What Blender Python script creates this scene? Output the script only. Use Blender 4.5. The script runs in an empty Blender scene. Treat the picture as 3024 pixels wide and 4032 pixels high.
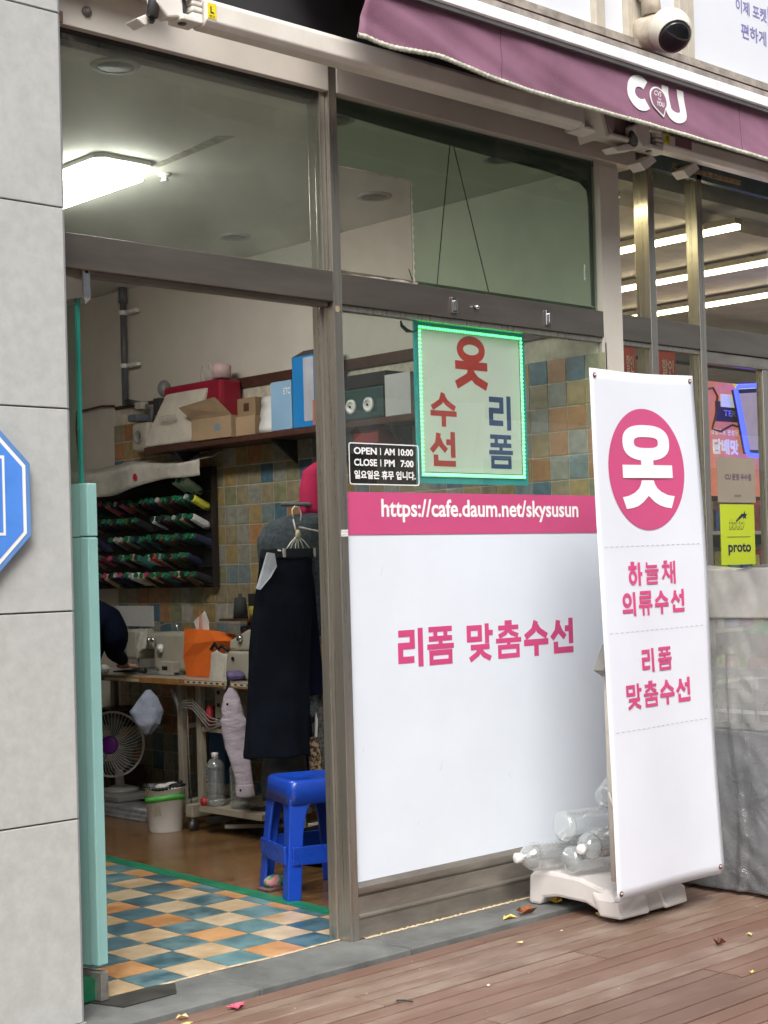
import bpy, bmesh, math, random
from mathutils import Vector, Matrix
random.seed(7)
R = math.radians
sc = bpy.context.scene
COL = sc.collection

# ------------------------------------------------------------ camera, world, sun
cam = bpy.data.cameras.new('camera')
cam.sensor_fit = 'HORIZONTAL'; cam.sensor_width = 36.0
cam.lens = 6120.46 / 3024 * 36; cam.shift_y = 109 / 3024
cam.clip_start = 0.05; cam.clip_end = 400
co = bpy.data.objects.new('camera', cam); COL.objects.link(co)
Rr = [[0.7278675846918785, -0.6851439482569733, -0.028045486653952213],
      [-0.008860189618448911, 0.03149910871106521, -0.9994645082194434],
      [0.6856604671371511, 0.7277263059126381, 0.01685667487998041]]
right, down, fwd = (Vector(r) for r in Rr)
m = Matrix((right, -down, -fwd)).transposed().to_4x4()
m.translation = Vector((-3.49944343, -3.88678603, 1.25))
co.matrix_world = m
sc.camera = co

w = bpy.data.worlds.new("World"); sc.world = w; w.use_nodes = True
nt = w.node_tree; bg = nt.nodes['Background']
sky = nt.nodes.new('ShaderNodeTexSky'); sky.sky_type = 'NISHITA'; sky.sun_disc = False
SUN_EL, SUN_AZ = 46, 222      # degrees; azimuth clockwise from +Y
sky.sun_elevation = R(SUN_EL); sky.sun_rotation = R(SUN_AZ)
sky.air_density = 1.0; sky.dust_density = 4.0; sky.ozone_density = 1.0
hs = nt.nodes.new('ShaderNodeHueSaturation'); hs.inputs['Saturation'].default_value = 0.38
nt.links.new(sky.outputs[0], hs.inputs['Color']); nt.links.new(hs.outputs[0], bg.inputs[0])
bg.inputs[1].default_value = 0.15
sl = bpy.data.lights.new('sun', 'SUN'); sl.energy = 1.1; sl.angle = R(30); sl.color = (1, .985, .965)
so = bpy.data.objects.new('sun', sl); COL.objects.link(so)
a, e = R(SUN_AZ), R(SUN_EL)
sd = Vector((math.sin(a) * math.cos(e), math.cos(a) * math.cos(e), math.sin(e)))
so.rotation_euler = sd.to_track_quat('Z', 'Y').to_euler(); so.location = sd * 30
sc.view_settings.view_transform = 'Standard'; sc.view_settings.look = 'None'
sc.view_settings.exposure = 0.98; sc.view_settings.gamma = 1
sc.view_settings.use_curve_mapping = False
sc.render.engine = 'CYCLES'
try:
    sc.cycles.transparent_max_bounces = 16; sc.cycles.max_bounces = 10
    sc.cycles.use_denoising = True; sc.cycles.sample_clamp_indirect = 6
except Exception: pass

# ------------------------------------------------------------ materials
def lin(v):
    v /= 255.0
    return v / 12.92 if v <= .04045 else ((v + .055) / 1.055) ** 2.4
def hx(s):
    s = s.lstrip('#')
    return tuple(lin(int(s[i:i + 2], 16)) for i in (0, 2, 4))
MATS = {}
def mat(name, col, rough=.6, metal=0, var=.12, scale=8, bump=0, bscale=None, stretch=None, spec=None,
        col2=None, detail=6, emis=None, estr=0, coat=0, mixlo=.35, mixhi=.65, trans=0):
    if name in MATS: return MATS[name]
    if isinstance(col, str): col = hx(col)
    if isinstance(col2, str): col2 = hx(col2)
    mt = bpy.data.materials.new(name); mt.use_nodes = True
    n = mt.node_tree.nodes; l = mt.node_tree.links; p = n['Principled BSDF']
    p.inputs['Roughness'].default_value = rough; p.inputs['Metallic'].default_value = metal
    if spec is not None: p.inputs['Specular IOR Level'].default_value = spec
    p.inputs['Coat Weight'].default_value = coat
    tc = n.new('ShaderNodeTexCoord'); mp = n.new('ShaderNodeMapping')
    l.new(tc.outputs['Object'], mp.inputs[0])
    if stretch: mp.inputs['Scale'].default_value = stretch
    oi = n.new('ShaderNodeObjectInfo')
    ad = n.new('ShaderNodeVectorMath'); ad.operation = 'ADD'
    ml = n.new('ShaderNodeMath'); ml.operation = 'MULTIPLY'; ml.inputs[1].default_value = 37.0
    l.new(oi.outputs['Random'], ml.inputs[0])
    l.new(mp.outputs[0], ad.inputs[0]); l.new(ml.outputs[0], ad.inputs[1])
    nz = n.new('ShaderNodeTexNoise'); nz.inputs['Scale'].default_value = scale; nz.inputs['Detail'].default_value = detail
    nz.inputs['Roughness'].default_value = .62
    l.new(ad.outputs[0], nz.inputs['Vector'])
    mr = n.new('ShaderNodeMapRange'); mr.inputs['From Min'].default_value = mixlo; mr.inputs['From Max'].default_value = mixhi
    l.new(nz.outputs['Fac'], mr.inputs['Value'])
    mx = n.new('ShaderNodeMix'); mx.data_type = 'RGBA'
    l.new(mr.outputs[0], mx.inputs['Factor'])
    c1 = tuple(min(1, c * (1 - var)) for c in col); c2 = col2 or tuple(min(1, c * (1 + var)) for c in col)
    mx.inputs['A'].default_value = (*c1, 1); mx.inputs['B'].default_value = (*c2, 1)
    l.new(mx.outputs['Result'], p.inputs['Base Color'])
    if rough < .9:
        rr = n.new('ShaderNodeMapRange'); rr.inputs['To Min'].default_value = rough * .8; rr.inputs['To Max'].default_value = min(1, rough * 1.25)
        l.new(nz.outputs['Fac'], rr.inputs['Value']); l.new(rr.outputs[0], p.inputs['Roughness'])
    if bump:
        b = n.new('ShaderNodeBump'); b.inputs['Strength'].default_value = bump; b.inputs['Distance'].default_value = .01
        if bscale:
            nb = n.new('ShaderNodeTexNoise'); nb.inputs['Scale'].default_value = bscale; nb.inputs['Detail'].default_value = 4
            l.new(ad.outputs[0], nb.inputs['Vector']); l.new(nb.outputs['Fac'], b.inputs['Height'])
        else: l.new(nz.outputs['Fac'], b.inputs['Height'])
        l.new(b.outputs[0], p.inputs['Normal'])
    if emis:
        if isinstance(emis, str): emis = hx(emis)
        p.inputs['Emission Color'].default_value = (*emis, 1); p.inputs['Emission Strength'].default_value = estr
    MATS[name] = mt
    return mt
def glass(name, tint, gl=1.0, rough=0.0, base=.0, bcol=(.5, .5, .5), bump=0, bsc=20):
    mt = bpy.data.materials.new(name); mt.use_nodes = True
    n = mt.node_tree.nodes; l = mt.node_tree.links; n.remove(n['Principled BSDF'])
    out = n['Material Output']
    t = n.new('ShaderNodeBsdfTransparent'); t.inputs[0].default_value = (*tint, 1)
    g = n.new('ShaderNodeBsdfGlossy'); g.inputs['Roughness'].default_value = rough
    f = n.new('ShaderNodeFresnel'); f.inputs['IOR'].default_value = 1.5
    mu = n.new('ShaderNodeMath'); mu.operation = 'MULTIPLY'; mu.inputs[1].default_value = gl
    ge = n.new('ShaderNodeNewGeometry'); iv = n.new('ShaderNodeMath'); iv.operation = 'SUBTRACT'; iv.inputs[0].default_value = 1
    l.new(ge.outputs['Backfacing'], iv.inputs[1]); l.new(iv.outputs[0], mu.inputs[1])
    m3 = n.new('ShaderNodeMath'); m3.operation = 'MULTIPLY'; m3.inputs[1].default_value = gl; l.new(f.outputs[0], m3.inputs[0])
    l.new(m3.outputs[0], mu.inputs[0])
    mx = n.new('ShaderNodeMixShader'); l.new(mu.outputs[0], mx.inputs[0]); l.new(t.outputs[0], mx.inputs[1]); l.new(g.outputs[0], mx.inputs[2])
    last = mx
    if bump:
        nb = n.new('ShaderNodeTexNoise'); nb.inputs['Scale'].default_value = bsc; nb.inputs['Detail'].default_value = 5; nb.inputs['Distortion'].default_value = 1.5
        t2_ = n.new('ShaderNodeTexCoord'); l.new(t2_.outputs['Object'], nb.inputs['Vector'])
        bp_ = n.new('ShaderNodeBump'); bp_.inputs['Strength'].default_value = bump; bp_.inputs['Distance'].default_value = .02
        l.new(nb.outputs['Fac'], bp_.inputs['Height']); l.new(bp_.outputs[0], g.inputs['Normal'])
    if base:
        d = n.new('ShaderNodeBsdfDiffuse'); d.inputs[0].default_value = (*bcol, 1)
        m2 = n.new('ShaderNodeMixShader')
        nz = n.new('ShaderNodeTexNoise'); nz.inputs['Scale'].default_value = 5; nz.inputs['Detail'].default_value = 8
        tc = n.new('ShaderNodeTexCoord'); l.new(tc.outputs['Object'], nz.inputs['Vector'])
        mr = n.new('ShaderNodeMapRange'); mr.inputs['From Min'].default_value = .35; mr.inputs['From Max'].default_value = .75
        mr.inputs['To Min'].default_value = base * .6; mr.inputs['To Max'].default_value = base * 1.5
        l.new(nz.outputs['Fac'], mr.inputs['Value']); l.new(mr.outputs[0], m2.inputs[0])
        l.new(mx.outputs[0], m2.inputs[1]); l.new(d.outputs[0], m2.inputs[2]); last = m2
    l.new(last.outputs[0], out.inputs[0]); MATS[name] = mt
    return mt
def emit(name, col, s):
    if isinstance(col, str): col = hx(col)
    mt = bpy.data.materials.new(name); mt.use_nodes = True
    p = mt.node_tree.nodes['Principled BSDF']; p.inputs['Base Color'].default_value = (*[min(.8, c) for c in col], 1)
    p.inputs['Emission Color'].default_value = (*col, 1); p.inputs['Emission Strength'].default_value = s
    MATS[name] = mt; return mt

STEEL = mat('brushed steel', (.45, .42, .37), .28, .85, .12, 3, .03, 60, (30, 30, .8))
STEELH = mat('brushed steel bar', (.235, .205, .175), .34, .8, .10, 2.2, .02, 60, (1.2, 9, 9))
STEEL_D = mat('dull steel', (.33, .30, .26), .34, .75, .2, 3, .03, 60, (1.5, 6, 6))
CHROME = mat('chrome', (.75, .75, .76), .15, 1, .05)
FASCIA = mat('fascia beige metal', (.62, .57, .50), .5, .2, .07, 3)
STONE = mat('honed grey stone', (.415, .425, .405), .6, 0, .03, 26, .05, 160, col2=(.465, .475, .455), detail=12)
SLATE = mat('slate', (.125, .13, .125), .6, 0, .25, 6, .2, 60, col2=(.17, .175, .165), detail=10)
GROUT = mat('grout', (.55, .50, .40), .9, 0, .2, 20)
JOINT = mat('joint filler', (.32, .25, .19), .9, 0, .2, 30)
WALLP = mat('painted plaster', (.60, .56, .49), .75, 0, .06, 2.5, .05, 80)
CEIL = mat('ceiling paint', (.68, .67, .61), .8, 0, .05, 2)
FLOORW = mat('wood print floor', (.17, .085, .034), .2, 0, .35, 3, .03, 50, (1, 9, 1), col2=(.24, .13, .055), detail=8)
GREEN = mat('green floor tape', (.012, .17, .09), .4, 0, .25, 6)
WHITEF = mat('white film', (.70, .75, .81), .32, 0, .03, 2, spec=.4)
PINK = mat('pink print', (.56, .075, .20), .38, 0, .05, 3)
PINKT = mat('pink lettering', (.60, .065, .20), .4, 0, .05, 3)
WHITEP = mat('white print', (.85, .85, .83), .5, 0, .03, 3)
WHITEM = mat('white painted metal', (.78, .735, .65), .38, 0, .1, 5, .04, 30, col2=(.84, .80, .73))
RUST = mat('weathered white paint', (.6, .55, .47), .55, 0, .1, 12, .1, 40, col2=(.42, .24, .11), mixlo=.58, mixhi=.68, detail=10)
DARK = mat('dark metal and header shade', (.03, .03, .032), .6, 0, .2, 5)
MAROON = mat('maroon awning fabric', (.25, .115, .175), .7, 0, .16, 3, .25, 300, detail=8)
MAROONU = mat('shaded awning underside', (.09, .03, .05), .85, 0, .2, 6)  # darker copy of the awning fabric, shade under the canopy put into the colour
HEM = mat('frayed light hem', (.52, .52, .42), .8, 0, .3, 60, .4, 200)
TEAL = mat('teal rubber guard', (.30, .56, .52), .45, 0, .06, 3)
TEALG = mat('glass edge', (.02, .22, .17), .15, 0, .2, 3)
BLACK = mat('black', (.012, .012, .014), .5, 0, .3, 8)
NAVYCL = mat('black navy cloth', (.005, .007, .012), .95, 0, .3, 6, .9, 12, spec=.1)
NAVY2 = mat('navy cloth', (.004, .006, .018), .95, 0, .3, 6, .9, 12, spec=.1)
BEIGEM = mat('beige machine enamel', (.43, .40, .33), .35, 0, .08, 6)
BEIGED = mat('beige painted steel', (.34, .30, .24), .45, 0, .12, 6)
TABLEW = mat('table wood edge', (.36, .17, .05), .45, 0, .2, 6, 0, None, (1, 8, 1))
TABLET = mat('table laminate', (.42, .40, .36), .3, 0, .1, 6)
BROWN = mat('dark brown board', (.07, .028, .018), .45, 0, .3, 5, .05, 30, (1, 8, 8))
CARD = mat('cardboard', (.36, .25, .15), .85, 0, .12, 8)
CANVAS = mat('cream canvas', (.55, .50, .42), .9, 0, .1, 10, .3, 300)
REDB = mat('dark red plastic', (.27, .01, .03), .4, 0, .15, 6)
ORANGE = mat('orange paper', (.80, .16, .02), .55, 0, .1, 6)
PAPER = mat('white paper', (.68, .68, .66), .7, 0, .06, 8)
CLOTHW = mat('white cloth', (.52, .49, .43), .9, 0, .1, 20, .8, 18)
LILAC = mat('pale lilac cotton', (.46, .40, .47), .85, 0, .12, 12, 1.0, 16, (1, 1, 2.2))
PALEB = mat('pale blue cloth', (.36, .40, .52), .85, 0, .12, 12, 1.0, 20)
BLUEP = mat('blue plastic', (.008, .055, .42), .28, 0, .12, 5, spec=.6)
WHITEPL = mat('white plastic', (.76, .75, .71), .35, 0, .05, 5)
GREYPL = mat('warm grey plastic', (.60, .56, .53), .45, 0, .06, 6, .08, 300)
GREENB = mat('green ribbon', (.10, .50, .08), .5, 0, .1, 8)
PVC = mat('grey pvc', (.12, .125, .13), .35, 0, .15, 6)
BLUEBOX = mat('blue carton', (.012, .20, .52), .5, 0, .1, 4)
LBLUE = mat('light blue carton', (.25, .42, .60), .5, 0, .08, 4)
PURPLE = mat('purple plastic', (.16, .015, .26), .35, 0, .1, 6)
GREYCL = mat('charcoal wool', (.055, .07, .08), .95, 0, .35, 60, .6, 400)
KNIT = mat('grey knit', (.06, .06, .062), .95, 0, .5, 90, .8, 140, col2=(.2, .19, .18))
TWEED = mat('patterned scarf cloth', (.05, .035, .03), .9, 0, .3, 55, .3, 200, col2=(.5, .33, .2), mixlo=.45, mixhi=.55)
PINKCL = mat('magenta cloth', (.42, .008, .07), .85, 0, .12, 10)
GREENPL = mat('green plastic', (.008, .13, .06), .35, 0, .15, 6)
YELLOW = mat('yellow print', (.42, .50, .02), .45, 0, .04, 4)
SIGNB = mat('sign blue', (.08, .25, .72), .4, 0, .08, 6)
SIGNB2 = mat('sign blue rim', (.12, .26, .55), .4, 0, .08, 6)
KRAFT = mat('kraft paper sign', (.27, .225, .17), .7, 0, .06, 4)
GLASSW = glass('window glass', (.91, .94, .92), 1.7, base=.022, bcol=(.45, .47, .43))
GLASSU = glass('upper pane glass', (.84, .87, .84), 1.4, base=.075, bcol=(.46, .49, .42))
PLASTICB = glass('clear bottle plastic', (.90, .92, .92), 5.0, .04, base=.20, bcol=(.74, .78, .78))
TARP = glass('cloudy plastic sheet', (.62, .63, .64), 3.4, .10, base=.40, bcol=(.30, .305, .31), bump=1.0, bsc=13)
TARP2 = glass('thin plastic sheet', (.85, .86, .85), 2.8, .12, base=.26, bcol=(.55, .55, .52), bump=.6, bsc=9)
TARP3 = glass('folded plastic sheet', (.60, .61, .60), 2.4, .18, base=.5, bcol=(.56, .545, .50), bump=.6, bsc=9)
LED = emit('green led', (.05, 1.0, .16), 6)
LAMPM = emit('ceiling lamp glow', (1, .98, .93), 26)
TUBEM = emit('fluorescent strip glow', (1, .86, .55), 9)
BLUEN = emit('blue neon', (.02, .03, 1.0), 5)

# ------------------------------------------------------------ mesh building
class MB:
    def __init__(s): s.b = bmesh.new()
    def box(s, x0, y0, z0, x1, y1, z1, rz=0, c=None, mtx=None):
        r = bmesh.ops.create_cube(s.b, size=1)
        M = Matrix.Translation(((x0 + x1) / 2, (y0 + y1) / 2, (z0 + z1) / 2)) @ Matrix.Diagonal((x1 - x0, y1 - y0, z1 - z0, 1))
        if rz:
            c = Vector(c or ((x0 + x1) / 2, (y0 + y1) / 2, 0)); c.z = 0
            M = Matrix.Translation(c) @ Matrix.Rotation(rz, 4, 'Z') @ Matrix.Translation(-c) @ M
        if mtx: M = mtx @ M
        bmesh.ops.transform(s.b, matrix=M, verts=r['verts']); return s
    def cone(s, p, q, r1, r2=None, n=12, caps=True):
        p, q = Vector(p), Vector(q); r2 = r1 if r2 is None else r2
        r = bmesh.ops.create_cone(s.b, cap_ends=caps, segments=n, radius1=r1, radius2=r2, depth=(q - p).length)
        M = Matrix.Translation((p + q) / 2) @ (q - p).to_track_quat('Z', 'Y').to_matrix().to_4x4()
        bmesh.ops.transform(s.b, matrix=M, verts=r['verts']); return s
    def sph(s, c, r, sc_=(1, 1, 1), n=12):
        q = bmesh.ops.create_uvsphere(s.b, u_segments=n, v_segments=max(6, n * 2 // 3), radius=r)
        bmesh.ops.transform(s.b, matrix=Matrix.Translation(c) @ Matrix.Diagonal((*sc_, 1)), verts=q['verts']); return s
    def tube(s, pts, r, n=6):
        pts = [Vector(p) for p in pts]; rings = []
        for i, p in enumerate(pts):
            d = (pts[min(i + 1, len(pts) - 1)] - pts[max(i - 1, 0)]).normalized()
            u = d.orthogonal().normalized() if not rings else (u - d * u.dot(d)).normalized()
            v = d.cross(u)
            rr = r[i] if isinstance(r, (list, tuple)) else r
            rings.append([s.b.verts.new(p + (u * math.cos(2 * math.pi * k / n) + v * math.sin(2 * math.pi * k / n)) * rr) for k in range(n)])
        for a_, b_ in zip(rings, rings[1:]):
            for k in range(n): s.b.faces.new((a_[k], a_[(k + 1) % n], b_[(k + 1) % n], b_[k]))
        s.b.faces.new(rings[0][::-1]); s.b.faces.new(rings[-1]); return s
    def loft(s, rings, cap=True):
        R_ = [[s.b.verts.new(p) for p in r] for r in rings]; n = len(R_[0])
        for a_, b_ in zip(R_, R_[1:]):
            for k in range(n): s.b.faces.new((a_[k], a_[(k + 1) % n], b_[(k + 1) % n], b_[k]))
        if cap: s.b.faces.new(R_[0][::-1]); s.b.faces.new(R_[-1])
        return s
    def lathe(s, c, prof, n=20, axis='z', cap=True):
        c = Vector(c); rings = []
        for r, h in prof:
            rg = []
            for k in range(n):
                t = 2 * math.pi * k / n
                v = (r * math.cos(t), r * math.sin(t), h)
                if axis == 'x': v = (h, v[0], v[1])
                if axis == 'y': v = (v[0], h, v[1])
                rg.append(c + Vector(v))
            rings.append(rg)
        return s.loft(rings, cap)
    def prism(s, pts, vec):
        vec = Vector(vec); A = [s.b.verts.new(p) for p in pts]; B = [s.b.verts.new(Vector(p) + vec) for p in pts]
        s.b.faces.new(A[::-1]); s.b.faces.new(B); n = len(A)
        for k in range(n): s.b.faces.new((A[k], A[(k + 1) % n], B[(k + 1) % n], B[k]))
        return s
    def grid(s, f, nu, nv):
        V = [[s.b.verts.new(f(i / nu, j / nv)) for j in range(nv + 1)] for i in range(nu + 1)]
        for i in range(nu):
            for j in range(nv): s.b.faces.new((V[i][j], V[i + 1][j], V[i + 1][j + 1], V[i][j + 1]))
        return s
    def out(s, name, mt, parent=None, smooth=False, bev=0, solid=0, org=None, sub=0):
        bmesh.ops.recalc_face_normals(s.b, faces=s.b.faces)
        me = bpy.data.meshes.new(name)
        if parent is not None: o0 = Vector(parent['wo'])
        elif org is not None: o0 = Vector(org)
        else:
            vs = [v.co for v in s.b.verts]
            o0 = Vector(((min(v.x for v in vs) + max(v.x for v in vs)) / 2, (min(v.y for v in vs) + max(v.y for v in vs)) / 2, min(v.z for v in vs)))
        for v in s.b.verts: v.co -= o0
        s.b.to_mesh(me); s.b.free()
        if smooth:
            for p in me.polygons: p.use_smooth = True
        me.materials.append(mt)
        o = bpy.data.objects.new(name, me); COL.objects.link(o); o['wo'] = list(o0)
        if parent is not None: o.parent = parent
        else: o.location = o0
        if solid:
            md = o.modifiers.new('thick', 'SOLIDIFY'); md.thickness = solid; md.offset = 0
        if bev:
            md = o.modifiers.new('edge', 'BEVEL'); md.width = bev; md.segments = 2; md.limit_method = 'ANGLE'; md.angle_limit = R(40)
        if sub:
            md = o.modifiers.new('sub', 'SUBSURF'); md.levels = sub; md.render_levels = sub
        return o
def thing(name, label, cat, loc=(0, 0, 0), group=None):
    o = bpy.data.objects.new(name, None); COL.objects.link(o); o.location = loc; o['wo'] = list(loc)
    o['label'] = label; o['category'] = cat
    if group: o['group'] = group
    return o
def tag(o, label, cat, group=None):
    o['label'] = label; o['category'] = cat
    if group: o['group'] = group
    return o
def struct(o): o['kind'] = 'structure'; return o
def sroot(name, loc=(0, 0, 0)):
    o = bpy.data.objects.new(name, None); COL.objects.link(o); o.location = loc; o['wo'] = list(loc); o['kind'] = 'structure'; return o
def piece(name, me, parent, loc, rot=None):
    o = bpy.data.objects.new(name, me); COL.objects.link(o); o.parent = parent
    o.location = Vector(loc) - Vector(parent['wo']); o['wo'] = list(loc)
    if rot: o.rotation_euler = rot
    return o
def B(x0, y0, z0, x1, y1, z1, **k): return MB().box(x0, y0, z0, x1, y1, z1, **k)
def wob(a_, b_, c_=0): return math.sin(a_ * 12.9898 + b_ * 4.1 + c_ * 7.7)

# ---- lettering drawn with strokes (unit box 0..100) on a plane
GL = {
 '리': [[(6,90),(56,90),(56,56),(13,56),(13,18),(62,18)], [(86,103),(86,-3)]],
 '폼': [[(6,96),(94,96)], [(31,96),(31,70)], [(69,96),(69,70)], [(6,70),(94,70)], [(50,70),(50,50)], [(0,48),(100,48)], [(14,31),(86,31),(86,5),(14,5),(14,31)]],
 '맞': [[(8,92),(50,92),(50,60),(8,60),(8,92)], [(77,103),(77,46)], [(77,76),(100,76)], [(14,37),(86,37)], [(50,37),(40,18),(10,2)], [(50,28),(64,14),(90,2)]],
 '춤': [[(36,101),(64,101)], [(10,87),(90,87)], [(50,87),(38,72),(12,62)], [(50,80),(64,70),(88,62)], [(0,50),(100,50)], [(50,50),(50,36)], [(14,31),(86,31),(86,5),(14,5),(14,31)]],
 '수': [[(50,101),(40,74),(6,54)], [(50,88),(62,72),(94,54)], [(0,38),(100,38)], [(50,38),(50,-3)]],
 '선': [[(32,98),(26,66),(4,44)], [(32,80),(42,62),(60,46)], [(85,103),(85,26)], [(60,72),(85,72)], [(20,34),(20,8),(94,8)]],
 '하': [[(20,99),(46,99)], [(2,80),(62,80)], 'O32,36,22,26', [(80,103),(80,-3)], [(80,50),(102,50)]],
 '늘': [[(14,102),(14,82),(90,82)], [(0,63),(100,63)], [(12,46),(86,46),(86,27),(14,27),(14,6),(90,6)]],
 '채': [[(16,99),(42,99)], [(2,80),(56,80)], [(29,80),(24,46),(4,22)], [(29,62),(40,42),(56,26)], [(68,99),(68,1)], [(91,103),(91,-3)], [(68,52),(91,52)]],
 '의': [('O36,68,24,24'), [(0,20),(74,20)], [(87,103),(87,-3)]],
 '류': [[(12,98),(86,98),(86,77),(14,77),(14,57),(90,57)], [(0,38),(100,38)], [(32,38),(32,-3)], [(68,38),(68,-3)]],
 '옷': ['O50,78,30,19', [(50,58),(50,46)], [(6,46),(94,46)], [(50,42),(44,24),(8,6)], [(50,30),(62,18),(92,6)]],
}
def strokes(mb, ch, X, Z, W, Hh, P, th=14, dep=.0006, k0=0):
    """P(u,v,d) maps sign coordinates (metres) and lift to world"""
    k = k0; th = th * {'늘': .72, '폼': .80, '춤': .74, '맞': .84, '류': .84, '채': .84}.get(ch, 1)
    for st in GL[ch]:
        if isinstance(st, str):
            cx, cy, rx, ry = map(float, st[1:].split(','))
            n = 28; rings = []
            for q in range(n):
                t = 2 * math.pi * q / n; r = []
                for (f, d) in ((-.5, 0), (.5, 0), (.5, dep), (-.5, dep)):
                    r.append(P(X + (cx + (rx + f * th) * math.cos(t)) / 100 * W, Z + (cy + (ry + f * th) * math.sin(t)) / 100 * Hh, d + k * 2e-5))
                rings.append([mb.b.verts.new(v) for v in r])
            for q in range(n):
                a_, b_ = rings[q], rings[(q + 1) % n]
                for j in range(4): mb.b.faces.new((a_[j], a_[(j + 1) % 4], b_[(j + 1) % 4], b_[j]))
            k += 1; continue
        L, Rg = [], []
        n = len(st)
        closed = st[0] == st[-1] and n > 3
        for i, (x, y) in enumerate(st):
            p = Vector((x, y)); d1 = d2 = None
            if i > 0: d1 = (p - Vector(st[i - 1])).normalized()
            elif closed: d1 = (p - Vector(st[-2])).normalized()
            if i < n - 1: d2 = (Vector(st[i + 1]) - p).normalized()
            elif closed: d2 = (Vector(st[1]) - p).normalized()
            if d1 is None: d1 = d2
            if d2 is None: d2 = d1
            n1 = Vector((-d1.y, d1.x)); n2 = Vector((-d2.y, d2.x)); mm = n1 + n2
            mm = mm / max(.3, mm.dot(n1)) * (th / 2) if mm.length > .1 else n1 * th / 2
            L.append(p + mm); Rg.append(p - mm)
        vs = []
        for a_, b_ in zip(L, Rg):
            vs.append([mb.b.verts.new(P(X + v.x / 100 * W, Z + v.y / 100 * Hh, d + k * 2e-5)) for v, d in ((a_, 0), (b_, 0), (b_, dep), (a_, dep))])
        for a_, b_ in zip(vs, vs[1:]):
            for j in range(4): mb.b.faces.new((a_[j], a_[(j + 1) % 4], b_[(j + 1) % 4], b_[j]))
        if not closed:
            mb.b.faces.new(vs[0][::-1]); mb.b.faces.new(vs[-1])
        k += 1
def word(txt, X, Z, W, Hh, P, mt, parent, name='lettering', th=14, adv=1.13, space=.35):
    mb = MB(); x = X
    for i, ch in enumerate(txt):
        if ch == ' ': x += W * space; continue
        strokes(mb, ch, x, Z, W, Hh, P, th, k0=0); x += W * adv
    return mb.out(name, mt, parent)
def text(body, X, Z, size, P, mt, parent, name='lettering', bold=.01, width=None, height=None, lift=.0008, mirror=False, shear=0, rot=0):
    c = bpy.data.curves.new('tmp', 'FONT'); c.body = body; c.size = 1; c.offset = bold; c.resolution_u = 3; c.extrude = 0; c.shear = shear
    o = bpy.data.objects.new('tmp', c); COL.objects.link(o); bpy.context.view_layer.update()
    dg = bpy.context.evaluated_depsgraph_get(); me = bpy.data.meshes.new_from_object(o.evaluated_get(dg)); bpy.data.objects.remove(o)
    xs = [v.co.x for v in me.vertices]; ys = [v.co.y for v in me.vertices]
    if not xs: return None
    x0, x1, y0, y1 = min(xs), max(xs), min(ys), max(ys)
    sx = width / (x1 - x0) if width else size; sy = height / (y1 - y0) if height else size
    o0 = Vector(parent['wo'])
    for v in me.vertices:
        u, q = (v.co.x - x0) * sx, (v.co.y - (y0 if height else 0)) * sy
        if rot: u, q = u * math.cos(rot) - q * math.sin(rot), u * math.sin(rot) + q * math.cos(rot)
        v.co = Vector(P(X + u, Z + q, lift)) - o0
    me.materials.clear(); me.materials.append(mt); me.name = name
    o = bpy.data.objects.new(name, me); COL.objects.link(o); o.parent = parent; o['wo'] = list(o0)
    return o
def planeY(y): return lambda u, v, d: Vector((u, y - d, v))     # faces the street
def planeX(x): return lambda u, v, d: Vector((x - d, -u, v))    # faces -X, u runs towards -Y

# ============================================================ GROUND AND STREET
struct(B(-60, -60, -.5, 60, 14, -.12).out('street_ground', mat('asphalt', (.055, .055, .055), .85, 0, .2, 30, .3, 200)))
deck = sroot('deck', (0, -2, -.02))
DECKM = [mat('deck wood %d' % i, c1, .55, 0, .12, 3.2, .06, 90, (1, 3.0, 3.0), col2=c2, detail=11, mixlo=.42, mixhi=.75)
         for i, (c1, c2) in enumerate([((.172, .092, .062), (.205, .128, .094)), ((.19, .103, .070), (.26, .19, .145)), ((.15, .084, .058), (.20, .13, .095)), ((.19, .115, .08), (.30, .235, .185))])]
dkm = []
y = -.225; row = 0
for row in range(26):
    y1 = y - .004; y0 = y1 - (.066 if row == 0 else .139); y = y0 - .004
    cuts = [-4.5] + sorted([-4.5 + 2.4 * k + (row * .83) % 2.4 for k in range(0, 4)]) + [4.5]
    for i in range(len(cuts) - 1):
        if cuts[i + 1] - cuts[i] < .15: continue
        mb = MB()
        # board with a shallow lengthwise groove profile
        x0, x1 = cuts[i] + .0015, cuts[i + 1] - .0015
        dz = random.uniform(-.0015, .0015); g = (y0 + y1) / 2 + random.uniform(-.01, .01)
        zt = -.016 + dz
        prof = [(y1, zt - .03), (y1, zt - .003), (y1 - .004, zt), (g + .0035, zt), (g + .0025, zt - .005), (g - .0025, zt - .005), (g - .0035, zt), (y0 + .004, zt), (y0, zt - .003), (y0, zt - .03)]
        if row < 1: prof = [(y1, zt - .03), (y1, zt - .003), (y1 - .004, zt), (y0 + .004, zt), (y0, zt - .003), (y0, zt - .03)]
        mb.prism([(x0, a_, b_) for a_, b_ in prof], (x1 - x0, 0, 0))
        mb.out('deck_board', DECKM[(row * 3 + i * 2 + (row % 5 == 2)) % 4], deck)
struct(B(-4.6, -4.1, -.12, 4.6, -.222, -.05).out('deck_underlay', BLACK))
ledge = sroot('stone_ledge', (0, -.1, -.02))
for x0, x1 in ((-3.2, -1.98), (-1.976, -.602 + -.0), (-.598, .028), (.032, 1.23), (1.234, 2.43), (2.434, 4.4)):
    if x1 - x0 > .05: B(x0, -.218, -.10, x1, .047, -.001 + random.uniform(-.0004, .0004)).out('ledge_slab', SLATE, ledge, bev=.003)
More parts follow.
